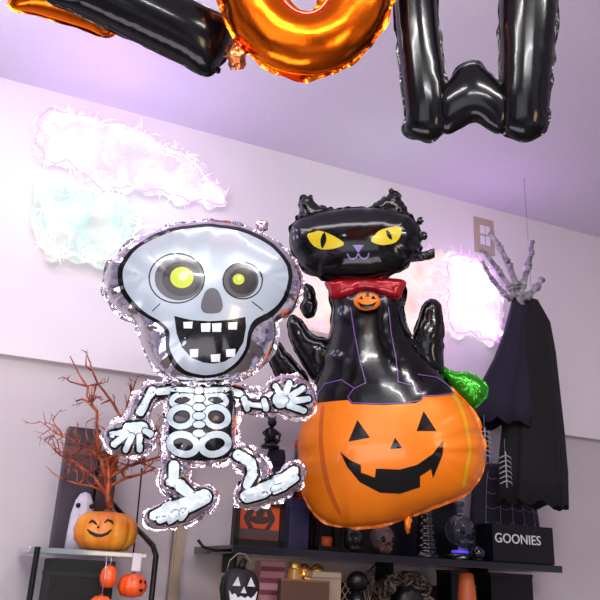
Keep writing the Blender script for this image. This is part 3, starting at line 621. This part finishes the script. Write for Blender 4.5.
# big dark hat with web lines
o = item('witch_hat', 'large dark witch hat with pale cobweb lines behind the lettered black box', 'hat', 506, .105)
s = ppm(498, .15); h = zpx(496, 463, .15)-ZS
hatm = mat('midnight_cloth', (22, 20, 38), .85, bump=.3, bscale=70)
hp = [(40*s, 0), (41*s, .005), (37*s, .02), (36*s, .06), (34*s, h*.45), (31*s, h*.75), (26*s, h*.95), (16*s, h)]
hp = [(min(r, .34), z) for r, z in hp]
MB().lathe(hp, 36, sy=.42).build('cone', hatm, o)
webm = mat('cobweb_thread', (120, 120, 140), .6)
def hr(z):
    for (r0, z0), (r1, z1) in zip(hp, hp[1:]):
        if z0 <= z <= z1 and z1 > z0: return r0+(r1-r0)*(z-z0)/(z1-z0)
    return hp[-1][0]
mb = MB()
for q in (-140, -115, -95, -75, -50, -30):
    a_ = math.radians(q); mb.tube([(hr(z)*math.cos(a_)*1.01, hr(z)*math.sin(a_)*.42*1.03-.001, z) for z in np.linspace(.08, h*.98, 9)], .0014, 5)
for f_ in (.4, .55, .7, .85):
    mb.tube([(hr(h*f_-.012*abs(math.sin(k*PI/3)))*math.cos(a_)*1.01, hr(h*f_)*math.sin(a_)*.42*1.03-.002, h*f_-.012*abs(math.sin(k*PI/3))) for k, a_ in enumerate(np.radians(np.linspace(-140, -30, 16)))], .0012, 5)
mb.build('cobweb', webm, o); 
# ---------------------------------------------------------------- hanging cloak with raised bone hand
off = .33; P = lambda x, y, f=off: onwall(x, y, f)
o = empty('hanging_reaper', 'dark purple hanging cloak with a raised grey skeleton hand at the right edge', 'decoration', P(528, 480), WROT)
inv = WROT.inverted(); LP = lambda x, y, f=off: inv @ (P(x, y, f)-o.location)
def cloth(name, rows, m, n=44, seed=1, fold=.18):
    V = []; Fc = []; r_ = random.Random(seed); ph = [r_.random()*6 for _ in range(4)]
    for j, (x, y, hw) in enumerate(rows):
        c = LP(x, y); s_ = ppm(x, off, y)*hw
        for k in range(n):
            q = 2*PI*k/n; g = fold*(j/len(rows))**.6; rr = 1+g*(math.sin(7*q+ph[0]+j*.15)*.6+math.sin(12*q+ph[1])*.35+math.sin(3*q+ph[2]+j*.3)*.5)
            dz = -.03*abs(math.sin(5*q+ph[3])) if j == len(rows)-1 else 0
            V.append(c+Vector((s_*rr*math.cos(q), s_*.5*rr*math.sin(q), dz)))
    for j in range(len(rows)-1):
        for k in range(n): Fc.append((j*n+k, j*n+(k+1) % n, (j+1)*n+(k+1) % n, (j+1)*n+k))
    ob = MB().add(V, Fc).build(name, m, o); sm = ob.modifiers.new('thick', 'SOLIDIFY'); sm.thickness = .003; return ob
cloth('sleeve', [(519, 297, 5), (519, 310, 8), (517, 335, 12), (513, 360, 17), (507, 385, 23), (502, 405, 28), (499, 420, 30)], purpcl, seed=3)
cloth('cloak', [(532, 300, 5), (534, 320, 14), (534, 350, 19), (534, 390, 23), (534, 430, 27), (534, 470, 30), (533, 500, 31)], clothm, seed=5)
MB().tube([LP(532, 302), LP(532, 302)+Vector((0, 0, ZC-P(532, 302).z))], .001, 5).build('thread', webm, o)
def bone(mb, a, b, r):
    d = b-a; r *= 2.0; mb.tube([a, a+d*.08, a+d*.2, a+d*.5, a+d*.8, a+d*.92, b], [r*.6, r*1.15, r*.85, r*.7, r*.8, r*1.1, r*.5], 10)
hand = MB().tube([LP(519, 306), LP(517, 296)], [.026, .024], 12).build('wrist', bonegrey, o)
for ch, r0 in ((((516, 296), (516, 286), (508, 263), (499, 246), (490, 232)), .0115), (((513, 297), (509, 287), (498, 270), (488, 256), (481, 249)), .0095), (((511, 299), (503, 293), (492, 279), (486, 269), (482, 261)), .0075), (((519, 296), (522, 286), (528, 266), (531, 252), (532, 241)), .011), (((520, 300), (528, 296), (537, 287), (542, 279)), .011)):
    mb = MB(); pts = [LP(x, y, off+.02*math.sin(k*.9)) for k, (x, y) in enumerate(ch)]
    for k in range(len(pts)-1): bone(mb, pts[k], pts[k+1], r0*(1-.13*k))
    mb.build('finger', bonegrey, o)
# little hanging rib ornaments
ribm = mat('pale_plastic_bone', (168, 170, 180), .4)
for (x, y0, y1, w_, lb) in ((485, 428, 462, 7, 'small black and white rib cage ornament hanging beside the pumpkin balloon'), (506, 452, 488, 6, 'small silvery rib cage ornament hanging over the dark witch hat')):
    f_ = .45; g = empty('rib_ornament', lb, 'ornament', P(x, y1, f_), WROT); s = ppm(x, f_, y0); H = (P(x, y0, f_)-P(x, y1, f_)).z
    MB().box((0, .006, H/2), (w_*1.3*s, .008, H), bev=.003).build('backing', blackp, g, False)
    MB().tube([(0, -.006, 0), (0, -.006, H)], .0025).build('spine', ribm, g)
    for k in range(6):
        z = H*(.15+.14*k); MB().tube([(-w_*s, -.002, z-.008), (-w_*s*.6, -.012, z), (0, -.01, z+.006), (w_*s*.6, -.012, z), (w_*s, -.002, z-.008)], .002).build('rib', ribm, g)
    MB().tube([(0, -.004, H), (0, -.004, H+.05)], .001).build('thread', webm, g)

# ================================================================== UNDER THE RIGHT SHELF
ZL = onwall(300, 634, SD).z
ledge('display_shelf', 'lower wooden shelf below the dark glass shelf', tt(240, 600, SD), tt(562, 600, SD), ZL, SD, .03, mat('brown_wood', (92, 64, 44), .5, rgb2=(60, 40, 28)))
def low(name, label, cat, px, off, group=None): return item(name, label, cat, px, off, ZL, group, 600)
hz = lambda px, py, off: min(zpx(px, py, off)-ZL, ZS-ZL-TH-.016)
o = low('bag', 'pink striped paper bag below the left end of the shelf', 'bag', 268, .28); h = hz(268, 561, .28); s = ppm(268, .28, 600)
bagm = mat('pink_paper', (176, 120, 126), .7); mb = MB(); mb.box((0, 0, h/2), (25*s, .06, h), bev=.006); mb.build('paper', bagm, o, False)
for k in range(5): MB().box((0, -.031, h*(.2+.17*k)), (24*s, .003, h*.07)).build('stripe', mat('plum_ink', (112, 54, 74), .7), o, False)
o = low('jar', 'amber glass jar glowing in warm light under the shelf', 'jar', 293, .3); h = hz(290, 561, .3)
amb = mat('amber_glass', (214, 160, 84), .2, coat=.4)
MB().lathe([(7.5*s, 0), (8*s, .01), (8*s, h*.75), (5.5*s, h*.88), (5.5*s, h*.97)], 24).build('jar_body', amb, o)
MB().lathe([(6*s, h*.9), (6.2*s, h*.91), (6.2*s, h), (5.8*s, h+.002)], 24).build('jar_lid', mat('gold_lid', (206, 170, 90), .3, .8), o)
for k, (x, t_) in enumerate(((303, 564), (316, 563))):
    o = low('gold_bauble_stand', ('gold ball on a stand right of the amber jar', 'gold ball on a stand nearest the wire lattice')[k], 'ornament', x, .24); h = hz(x, t_, .24)
    MB().ball((0, 0, h-.024), .024, noise=.06).build('ball', mat('gold', (226, 176, 84), .25, .8), o); MB().lathe([(.02, 0), (.004, .01), (.004, h-.045), (.012, h-.04)], 14).build('stand', blackm, o)
o = low('card_box', 'plain grey card box in the warm light under the shelf', 'box', 322, .33); h = hz(319, 572, .33)
MB().box((0, 0, h/2), (30*s, .07, h), bev=.003).build('carton', mat('grey_card', (146, 126, 108), .7), o, False); MB().box((0, 0, h-.02), (30.6*s, .073, .004)).build('lid_edge', mat('grey_card_edge', (110, 92, 80), .7), o, False)
o = low('wooden_box', 'low brown wooden box in front of the grey card box', 'box', 303, .39); h = hz(303, 581, .39)
MB().box((0, 0, h/2), (48*s, .035, h), bev=.003).build('side', mat('walnut', (78, 48, 32), .5), o, False); MB().box((0, 0, h), (49*s, .037, .008), bev=.002).build('rim', mat('walnut_rim', (112, 72, 48), .5), o, False)
o = low('wire_lattice', 'pale wire lattice panel behind the grey card box', 'panel', 348, .15); h = hz(348, 560, .15)-.03; mb = MB()
for k in range(-8, 9):
    for sg in (-1, 1):
        x0 = k*.028; mb.tube([(max(-.11, min(.11, x0-sg*h/2*.7)), 0, h/2-h/2+max(0, 0)), (max(-.11, min(.11, x0+sg*h/2*.7)), 0, h)], .0022, 5)
mb.build('mesh_panel', mat('cream_wire', (204, 186, 160), .5), o)
o = low('figurine', 'black round-headed figurine with a curved horn under the shelf', 'figurine', 357, .37); h = hz(357, 571, .37)
MB().ball((0, 0, h-.035), .036, sc=(1.05, 1, .95)).build('head', blackp, o); MB().lathe([(.04, 0), (.044, .02), (.036, h*.3), (.03, h*.5), (.022, h-.068)], 20).build('body', blackp, o)
MB().tube([(.02, 0, h-.02), (.05, 0, h+.004), (.075, 0, h+.03)], [.007, .005, .0015]).build('horn', blackp, o)
# wreath of dark vines
o = low('wreath', 'brownish black twisted vine wreath under the shelf', 'wreath', 404, .25); R_ = .089
for j, mm in enumerate((mat('dark_vine', (52, 42, 38), .5), mat('pale_vine', (104, 88, 76), .5))):
    for k in range(7):
        pts = []; ph = random.random()*6; rr = R_*(.75+random.random()*.3); w2 = random.randint(4, 8)
        for i in range(61):
            q = 2*PI*i/60; r1 = rr+.02*math.sin(w2*q+ph); pts.append((r1*math.cos(q)*1.1, .028*math.sin(w2*q*1.0+ph*2), R_*1.22+r1*math.sin(q)*.9))
        MB().tube(pts, .005 if j else .008, 6, False).build('vine', mm, o)
MB().ball((.02, -.01, R_*1.2), .055, sc=(1, .5, 1), noise=.3).build('rosette', mat('black_leather_rose', (30, 27, 30), .4), o)
# orange taper, black figure at right
o = low('candle', 'orange tapered candle under the right part of the shelf', 'candle', 467, .34); h = hz(467, 566, .34)
MB().lathe([(.042, 0), (.04, h*.3), (.033, h*.7), (.026, h*.97), (.01, h)], 24).build('wax', mat('burnt_orange_wax', (178, 84, 44), .5), o); MB().tube([(0, 0, h), (0, 0, h+.01)], .0015).build('wick', blackp, o)
for x, lb in ((449, 'black box standing just left of the orange tapered candle'), (505, 'wide black box under the shelf right of the orange candle')):
    o = low('box', lb, 'box', x, .2); h = hz(x, 572, .2); wd = 13*s if x < 460 else 56*s
    MB().box((0, 0, h/2), (wd, .1, h), bev=.004).build('carton', blackp, o, False); MB().box((0, 0, h), (wd+.004, .104, .012), bev=.002).build('lid', mat('charcoal_card', (34, 28, 36), .6), o, False)
o = low('backdrop_panel', 'dark maroon panel standing behind the ornaments under the shelf', 'panel', 440, .03); h = ZS-ZL-TH-.07
MB().box((0, 0, h/2), (250*s, .012, h)).build('board', mat('dark_maroon', (44, 26, 28), .7, var=.3), o, False)
# hanging black jack-o-lantern bucket
def hung(px, py, off): p = onwall(px, py, off); return p
o = empty('hanging_pumpkin', 'black jack-o-lantern with white eyes hanging by a wire from the shelf end', 'jack-o-lantern', hung(238, 612, .44), WROT); s = ppm(238, .44, 590)
prof = [(4*s, 0), (12*s, 2*s), (18*s, 10*s), (20*s, 20*s), (18.5*s, 30*s), (12*s, 37*s), (4*s, 39*s)]
MB().lathe(prof, 48, lobes=8, amp=.1, sy=.55).build('pumpkin_body', mat('black_felt', (14, 14, 16), .6), o)
MB().tube([(0, 0, 38*s), (.004, 0, 43*s), (.012, 0, 47*s)], [.016, .012, .010]).build('stem', blackp, o)
wf = mat('white_felt', (206, 210, 214), .6)
def hface(name, poly, y): mb = MB(); flat(mb, [(x*s, z*s) for x, z in poly], y, .006); mb.build(name, wf, o, False)
for sx in (-1, 1): hface('eye', [(sx*11, 23), (sx*3.5, 23), (sx*6.5, 31)][::1], -10.6*s)
hface('nose', [(-2.6, 17), (2.6, 17), (0, 22.5)], -11.3*s)
hface('mouth', [(-14, 19), (-11, 15), (-8, 16.5), (-5, 12.5), (-2, 14.5), (2, 12.5), (5, 14.5), (8, 12.5), (11, 15), (14, 19), (12, 9), (6, 5), (-6, 5), (-12, 9)], -9.8*s)
zh = ZS-o.location.z-TH
MB().tube([(-15*s, 0, 30*s), (-12*s, 0, 45*s), (-4*s, 0, zh), (3*s, 0, zh), (10*s, 0, 45*s), (15*s, 0, 30*s)], .0018, 6).build('handle', mat('wire', (150, 148, 150), .3, .9), o)

# ================================================================== LEFT RACK
RD = .5; ZR = onwall(112, 551, RD).z
t0, t1 = tt(30, 549, RD), tt(150, 552, RD)
rk = empty('display_rack', 'glass display rack with a bent black tube frame at the left', 'rack', Vector((*(W0+WD*(t0+t1)/2).xy, 0)), WROT)
lt_ = (t1-t0)
gl = mat('greenish_glass_edge', (120, 130, 134), .1, coat=.5)
MB().box((0, -RD/2+.015, ZR-.008), (lt_, RD-.03, .016), bev=.003).build('glass_shelf', gl, rk, False)
inv2 = WROT.inverted(); RP = lambda x, y, f: inv2 @ (onwall(x, y, f)-rk.location)
e = RP(151, 600, RD); ex = RP(156, 556, RD)
MB().tube([RP(112, 503, .01), RP(122, 514, .06), RP(136, 528, .18), RP(146, 538, .36), RP(153, 546, .48), ex, Vector((ex.x, ex.y, ex.z-.3)), Vector((ex.x, ex.y, .6)), Vector((ex.x, ex.y, 0))], .0085, 10).build('tube_frame', blackm, rk)
MB().tube([Vector((-lt_/2+.02, ex.y, ZR)), Vector((-lt_/2+.02, ex.y, 0))], .0085, 10).build('tube_frame', blackm, rk)
MB().tube([RP(142, 468, .1), RP(136, 530, .1), Vector((RP(136, 530, .1).x, RP(136, 530, .1).y, ZR))], .003, 6).build('thin_wire', blackm, rk)
ZR2 = onwall(100, 640, RD).z
MB().box((0, -RD/2+.015, ZR2-.008), (lt_, RD-.03, .016), bev=.003).build('glass_shelf', gl, rk, False)
def ritem(name, label, cat, px, off, z=None, group=None):
    p = onwall(px, 545, off); p.z = (ZR if z is None else z)+.0015; return empty(name, label, cat, p, WROT, group)
# ceramic pumpkin planter
o = ritem('ceramic_pumpkin', 'orange ceramic pumpkin with smiling face holding the twig tree', 'pumpkin', 104, .34); s = ppm(104, .34, 545)
pr = [(14*s, 0), (24*s, 2*s), (31*s, 10*s), (32.5*s, 20*s), (30*s, 30*s), (22*s, 37*s), (10*s, 38*s), (5*s, 36*s)]
MB().lathe(pr, 96, lobes=11, amp=.09, sy=.85).build('pumpkin_body', cerp, o)
MB().tube([(0, 0, 35*s), (.004, 0, 40*s)], [.022, .014], 10).build('stem', stemm, o)
fy = lambda z, x: -math.sqrt(max(.05, 1-(x/32)**2))*(31.6 if 12 < z < 28 else 30)*.85*s-.002
def cface(nm, pts, w0):
    MB().tube([(x*s, fy(z, x)+.001, z*s) for x, z in pts], [w0*.4*s]+[w0*s]*(len(pts)-2)+[w0*.4*s], 8).build(nm, blackp, o)
cface('eye', [(-21, 25), (-18.5, 27.5), (-15.5, 26), (-13.5, 24)], 1.2); cface('eye', [(-7, 26), (-4, 29), (0, 28), (2, 25.5)], 1.2)
cface('nose', [(-13, 21), (-12, 22), (-11, 21)], 1.2)
cface('mouth', [(-21.5, 19), (-18, 16), (-13, 14), (-8, 14), (-3, 16), (1, 20)], 1.5)
# twig tree
o = ritem('twig_tree', 'glittery copper twig tree standing in the smiling ceramic pumpkin', 'tree', 106, .34, ZR+42*s)
TP = lambda x, y, f: inv2 @ (onwall(x, y, f)-o.location)
F0 = .34
mb = MB(); base = Vector((0, 0, 0)); tr = [base, TP(108, 495, F0), TP(109, 478, F0), TP(107, 455, F0)]
mb.tube(tr, [.012, .010, .008, .006], 8); mb.build('trunk', twigm, o)
traced = [[(109, 478), (118, 450), (124, 424), (114, 405), (104, 391), (98, 384), (92, 370), (90, 362)], [(98, 384), (87, 386), (80, 376), (75, 366), (70, 356)], [(87, 386), (79, 384), (71, 382)], [(108, 490), (100, 455), (97, 430), (97, 412), (91, 402), (82, 399), (76, 401)], [(88, 387), (87, 396), (91, 404)],
          [(96, 385), (93, 398), (92, 405)], [(110, 400), (105, 402), (101, 404)], [(91, 370), (86, 366)], [(124, 424), (127, 405), (131, 394), (130, 388)], [(131, 394), (134, 386)], [(109, 478), (128, 466), (146, 461), (165, 455), (174, 450)], [(107, 488), (125, 478), (142, 474), (155, 468)], [(107, 495), (95, 478), (82, 468), (74, 462), (60, 455)],
          [(107, 493), (92, 486), (78, 484), (66, 480)], [(108, 480), (102, 460), (88, 446), (76, 441), (62, 436)], [(109, 470), (122, 452), (138, 442), (150, 436)], [(110, 465), (112, 445), (106, 430), (97, 424)], [(108, 460), (118, 440), (136, 428)]]
r_ = random.Random(4)
def twig(px, py, f, ang, L, w, depth, mb):
    pts = [TP(px, py, f)]; rad = [w]; x, y = px, py
    for k in range(4):
        ang += r_.uniform(-.35, .35); x += math.cos(ang)*L/4; y -= math.sin(ang)*L/4; f += r_.uniform(-.02, .02); pts.append(TP(x, y, f)); rad.append(w*(1-.2*(k+1)+.08))
        if depth and r_.random() < .62: twig(x, y, f, ang+r_.choice((-1, 1))*r_.uniform(.5, 1.1), L*r_.uniform(.45, .7), w*.65, depth-1, mb)
    mb.tube(pts, rad, 5)
for j, T in enumerate(traced):
    mb = MB(); f = F0+((j*37) % 9-4)*.025*(1 if j > 9 else .3); pts = []
    for k, (x, y) in enumerate(T): pts.append(TP(x, y, F0+(f-F0)*min(1, k/2)))
    n = len(pts); w0 = .0066 if j in (0, 3, 10, 11, 12) else .0042
    mb.tube(pts, [w0*(1-.7*k/n) for k in range(n)], 6)
    for k, (x, y) in enumerate(T[1:], 1):
        for _q in range(2 if y > 430 else (1 if r_.random() < .6 else 0)):
            twig(x, y, F0+(f-F0)*min(1, k/2), r_.uniform(.1, 3.0), r_.uniform(7, 14) if y < 410 else r_.uniform(14, 27), .0028, 2 if y > 410 else 1, mb)
    mb.build('branch', twigm, o)
# things behind the tree
def rbox(x0, x1, yt, off, d, m, lb, z=None, nm='box', m2=None):
    xc = (x0+x1)/2; o = ritem(nm, lb, 'box', xc, off-d/2, z); s = ppm(xc, off, 540); zz = ZR if z is None else z; h = zpx(xc, yt, off)-zz
    MB().box((0, 0, h/2), ((x1-x0)*s, d, h), bev=.005).build('carton', m, o, False); MB().box((0, 0, h*.8), ((x1-x0)*s+.003, d+.003, h*.06)).build('band', m2 or m, o, False)
rbox(50, 84, 426, .12, .08, mat('dark_plum_card', (50, 38, 54), .5), 'dark plum box on the rack behind the copper twig tree', m2=mat('rust_band', (110, 52, 48), .5))
rbox(87, 106, 450, .12, .08, mat('dark_brown_card', (62, 38, 36), .5), 'narrow dark brown box behind the trunk of the twig tree')
o = ritem('cloth_ghost', 'small white cloth ghost left behind the smiling ceramic pumpkin', 'ghost', 78, .18); s = ppm(78, .18, 540); h = zpx(78, 492, .18)-ZR
pr = [(13.5*s, 0), (12.8*s, h*.3), (12*s, h*.6), (9*s, h*.85), (5*s, h*.97), (1*s, h)]
MB().lathe(pr, 48, lobes=9, amp=.12).build('cloth', mat('white_cloth', (214, 208, 222), .9), o)
for sx in (-1, 1): MB().ball((sx*.022, -10.2*s, h*.75), .008).build('eye', blackp, o)
rbox(50, 113, 560, .46, .25, mat('black_card', (9, 9, 11), .85), 'black box on the lower level of the left rack', ZR2, m2=mat('dark_teal_card', (12, 18, 20), .8))
def minip(px, py, rx, ry, off, lb, face=0):
    s = ppm(px, off, 590); o = empty('orange_pumpkin', lb, 'pumpkin', onwall(px, py+ry, off), WROT, 'orange plastic pumpkins hanging at the left rack')
    pr = [(.25*rx*s, 0), (.75*rx*s, .12*ry*s), (rx*s, .7*ry*s), (rx*1.02*s, 1.05*ry*s), (.9*rx*s, 1.5*ry*s), (.5*rx*s, 1.93*ry*s), (.12*rx*s, 1.85*ry*s)]
    MB().lathe(pr, 64, lobes=9, amp=.1).build('pumpkin_body', plasticp, o); MB().tube([(0, 0, 1.8*ry*s), (0, 0, 2.1*ry*s)], [.008, .006]).build('stem', stemm, o)
    top = ZR-.016-o.location.z
    MB().tube([(0, 0, 2.05*ry*s), (.003, 0, (2.05*ry*s+top)/2), (0, 0, top)], .0015, 6).build('hanging_wire', mat('wire_silver', (190, 190, 196), .3, .8), o)
    if face:
        for dx, dz, r1 in ((5, 1.35, 1.5), (10, 1.3, 1.3)): MB().ball((dx*s, -math.sqrt(max(0, 1-(dx/rx)**2))*rx*s*.98, dz*ry*s), r1*s, sc=(1, .5, 1.2)).build('eye', blackp, o)
        MB().tube([(3*s, -rx*.95*s, .8*ry*s), (6.5*s, -rx*.86*s, .6*ry*s), (10.5*s, -rx*.6*s, .85*ry*s)], [.4*s, 1.3*s, .4*s]).build('mouth', blackp, o)
        MB().box((.004, -.003, 2.9*ry*s), (.026, .002, .05)).build('price_tag', mat('clear_tag', (206, 200, 206), .3), o, False)
minip(131, 586, 14.5, 11.5, .47, 'orange pumpkin with black face hanging from the rack, in front', 1)
minip(107, 577, 8.5, 11, .5, 'small orange pumpkin hanging behind and left of the faced one')
minip(99, 606, 12, 9.5, .53, 'lowest orange pumpkin, at the bottom edge left of the faced one')
#END2
# ================================================================== LIGHTS
def area(loc, to, sx, sy, e, col=(1, 1, 1)):
    l = bpy.data.lights.new('lamp', 'AREA'); l.shape = 'RECTANGLE'; l.size = sx; l.size_y = sy; l.energy = e; l.color = col
    o = bpy.data.objects.new('tube_or_fill_lamp', l); COL.objects.link(o); o.location = loc
    o.rotation_euler = (Vector(to)-Vector(loc)).to_track_quat('-Z', 'Y').to_euler(); return o
def point(loc, e, col, r=.05):
    l = bpy.data.lights.new('glow_lamp', 'POINT'); l.energy = e; l.color = col; l.shadow_soft_size = r
    o = bpy.data.objects.new('glow_lamp', l); COL.objects.link(o); o.location = loc; return o
area((-.6, .3, ZC-.15), (-.6, .5, 0), 1.0, .05, 34, (1, .98, .97))
area((.9, .5, ZC-.15), (.9, .7, 0), 1.0, .05, 34, (1, .98, .97))
point(onwall(300, 585, .3), 1.2, (1, .62, .3), .03)
area((.1, -1.6, ZC-.15), (.1, -.6, 1), 1.4, .06, 50, (1, .98, .98))
area((-1.2, -2.2, 2.0), (.2, 2.5, 2), 2.6, 1.8, 24, (.95, .95, 1))  # unseen broad fill panel behind the camera, well below the ceiling
area((-.3, 1.7, ZC-.12), (.1, 3.6, 1.9), 2.2, .1, 9, (.96, .93, 1))  # added strip that washes the back wall brighter, no real fixture
area((-.5, 1.2, 1.4), (-.3, 2.0, ZC), 1.6, .5, 11, (.92, .88, 1))  # added uplight, brightens the ceiling from below
area((1.8, -1.2, 1.6), (.2, 2.5, 2), .5, .9, 16, (1, .7, .45))  # added orange fill, gives the foil a coloured reflection
for (px, py, off, e, c) in ((110, 130, .3, 1.5, (.72, .35, 1)), (60, 150, .35, 1.8, (.75, .4, 1)), (200, 180, .25, .8, (.8, .5, 1)), (150, 205, .25, .6, (.4, 1, .9)), (390, 215, .3, .8, (.45, 1, .9)), (470, 300, .22, 1.6, (.66, .3, 1)), (500, 250, .25, .9, (.75, .4, 1)), (380, 300, .15, 1.0, (1, .6, .7))):
    point(onwall(px, py, off), e, c)
w = bpy.data.worlds.new('world'); S.world = w; w.use_nodes = True; nt = w.node_tree; bg = nt.nodes['Background']
tc = nt.nodes.new('ShaderNodeTexCoord'); n = nt.nodes.new('ShaderNodeTexNoise'); n.inputs['Scale'].default_value = 2.6; n.inputs['Detail'].default_value = 3
r = nt.nodes.new('ShaderNodeValToRGB'); e = r.color_ramp.elements; e[0].position = .38; e[0].color = (.05, .04, .07, 1); e[1].position = .64; e[1].color = (.62, .58, .66, 1)
x = e.new(.5); x.color = (.3, .25, .36, 1)
nt.links.new(tc.outputs['Generated'], n.inputs['Vector']); nt.links.new(n.outputs['Fac'], r.inputs['Fac']); nt.links.new(r.outputs['Color'], bg.inputs['Color']); bg.inputs['Strength'].default_value = 1.0
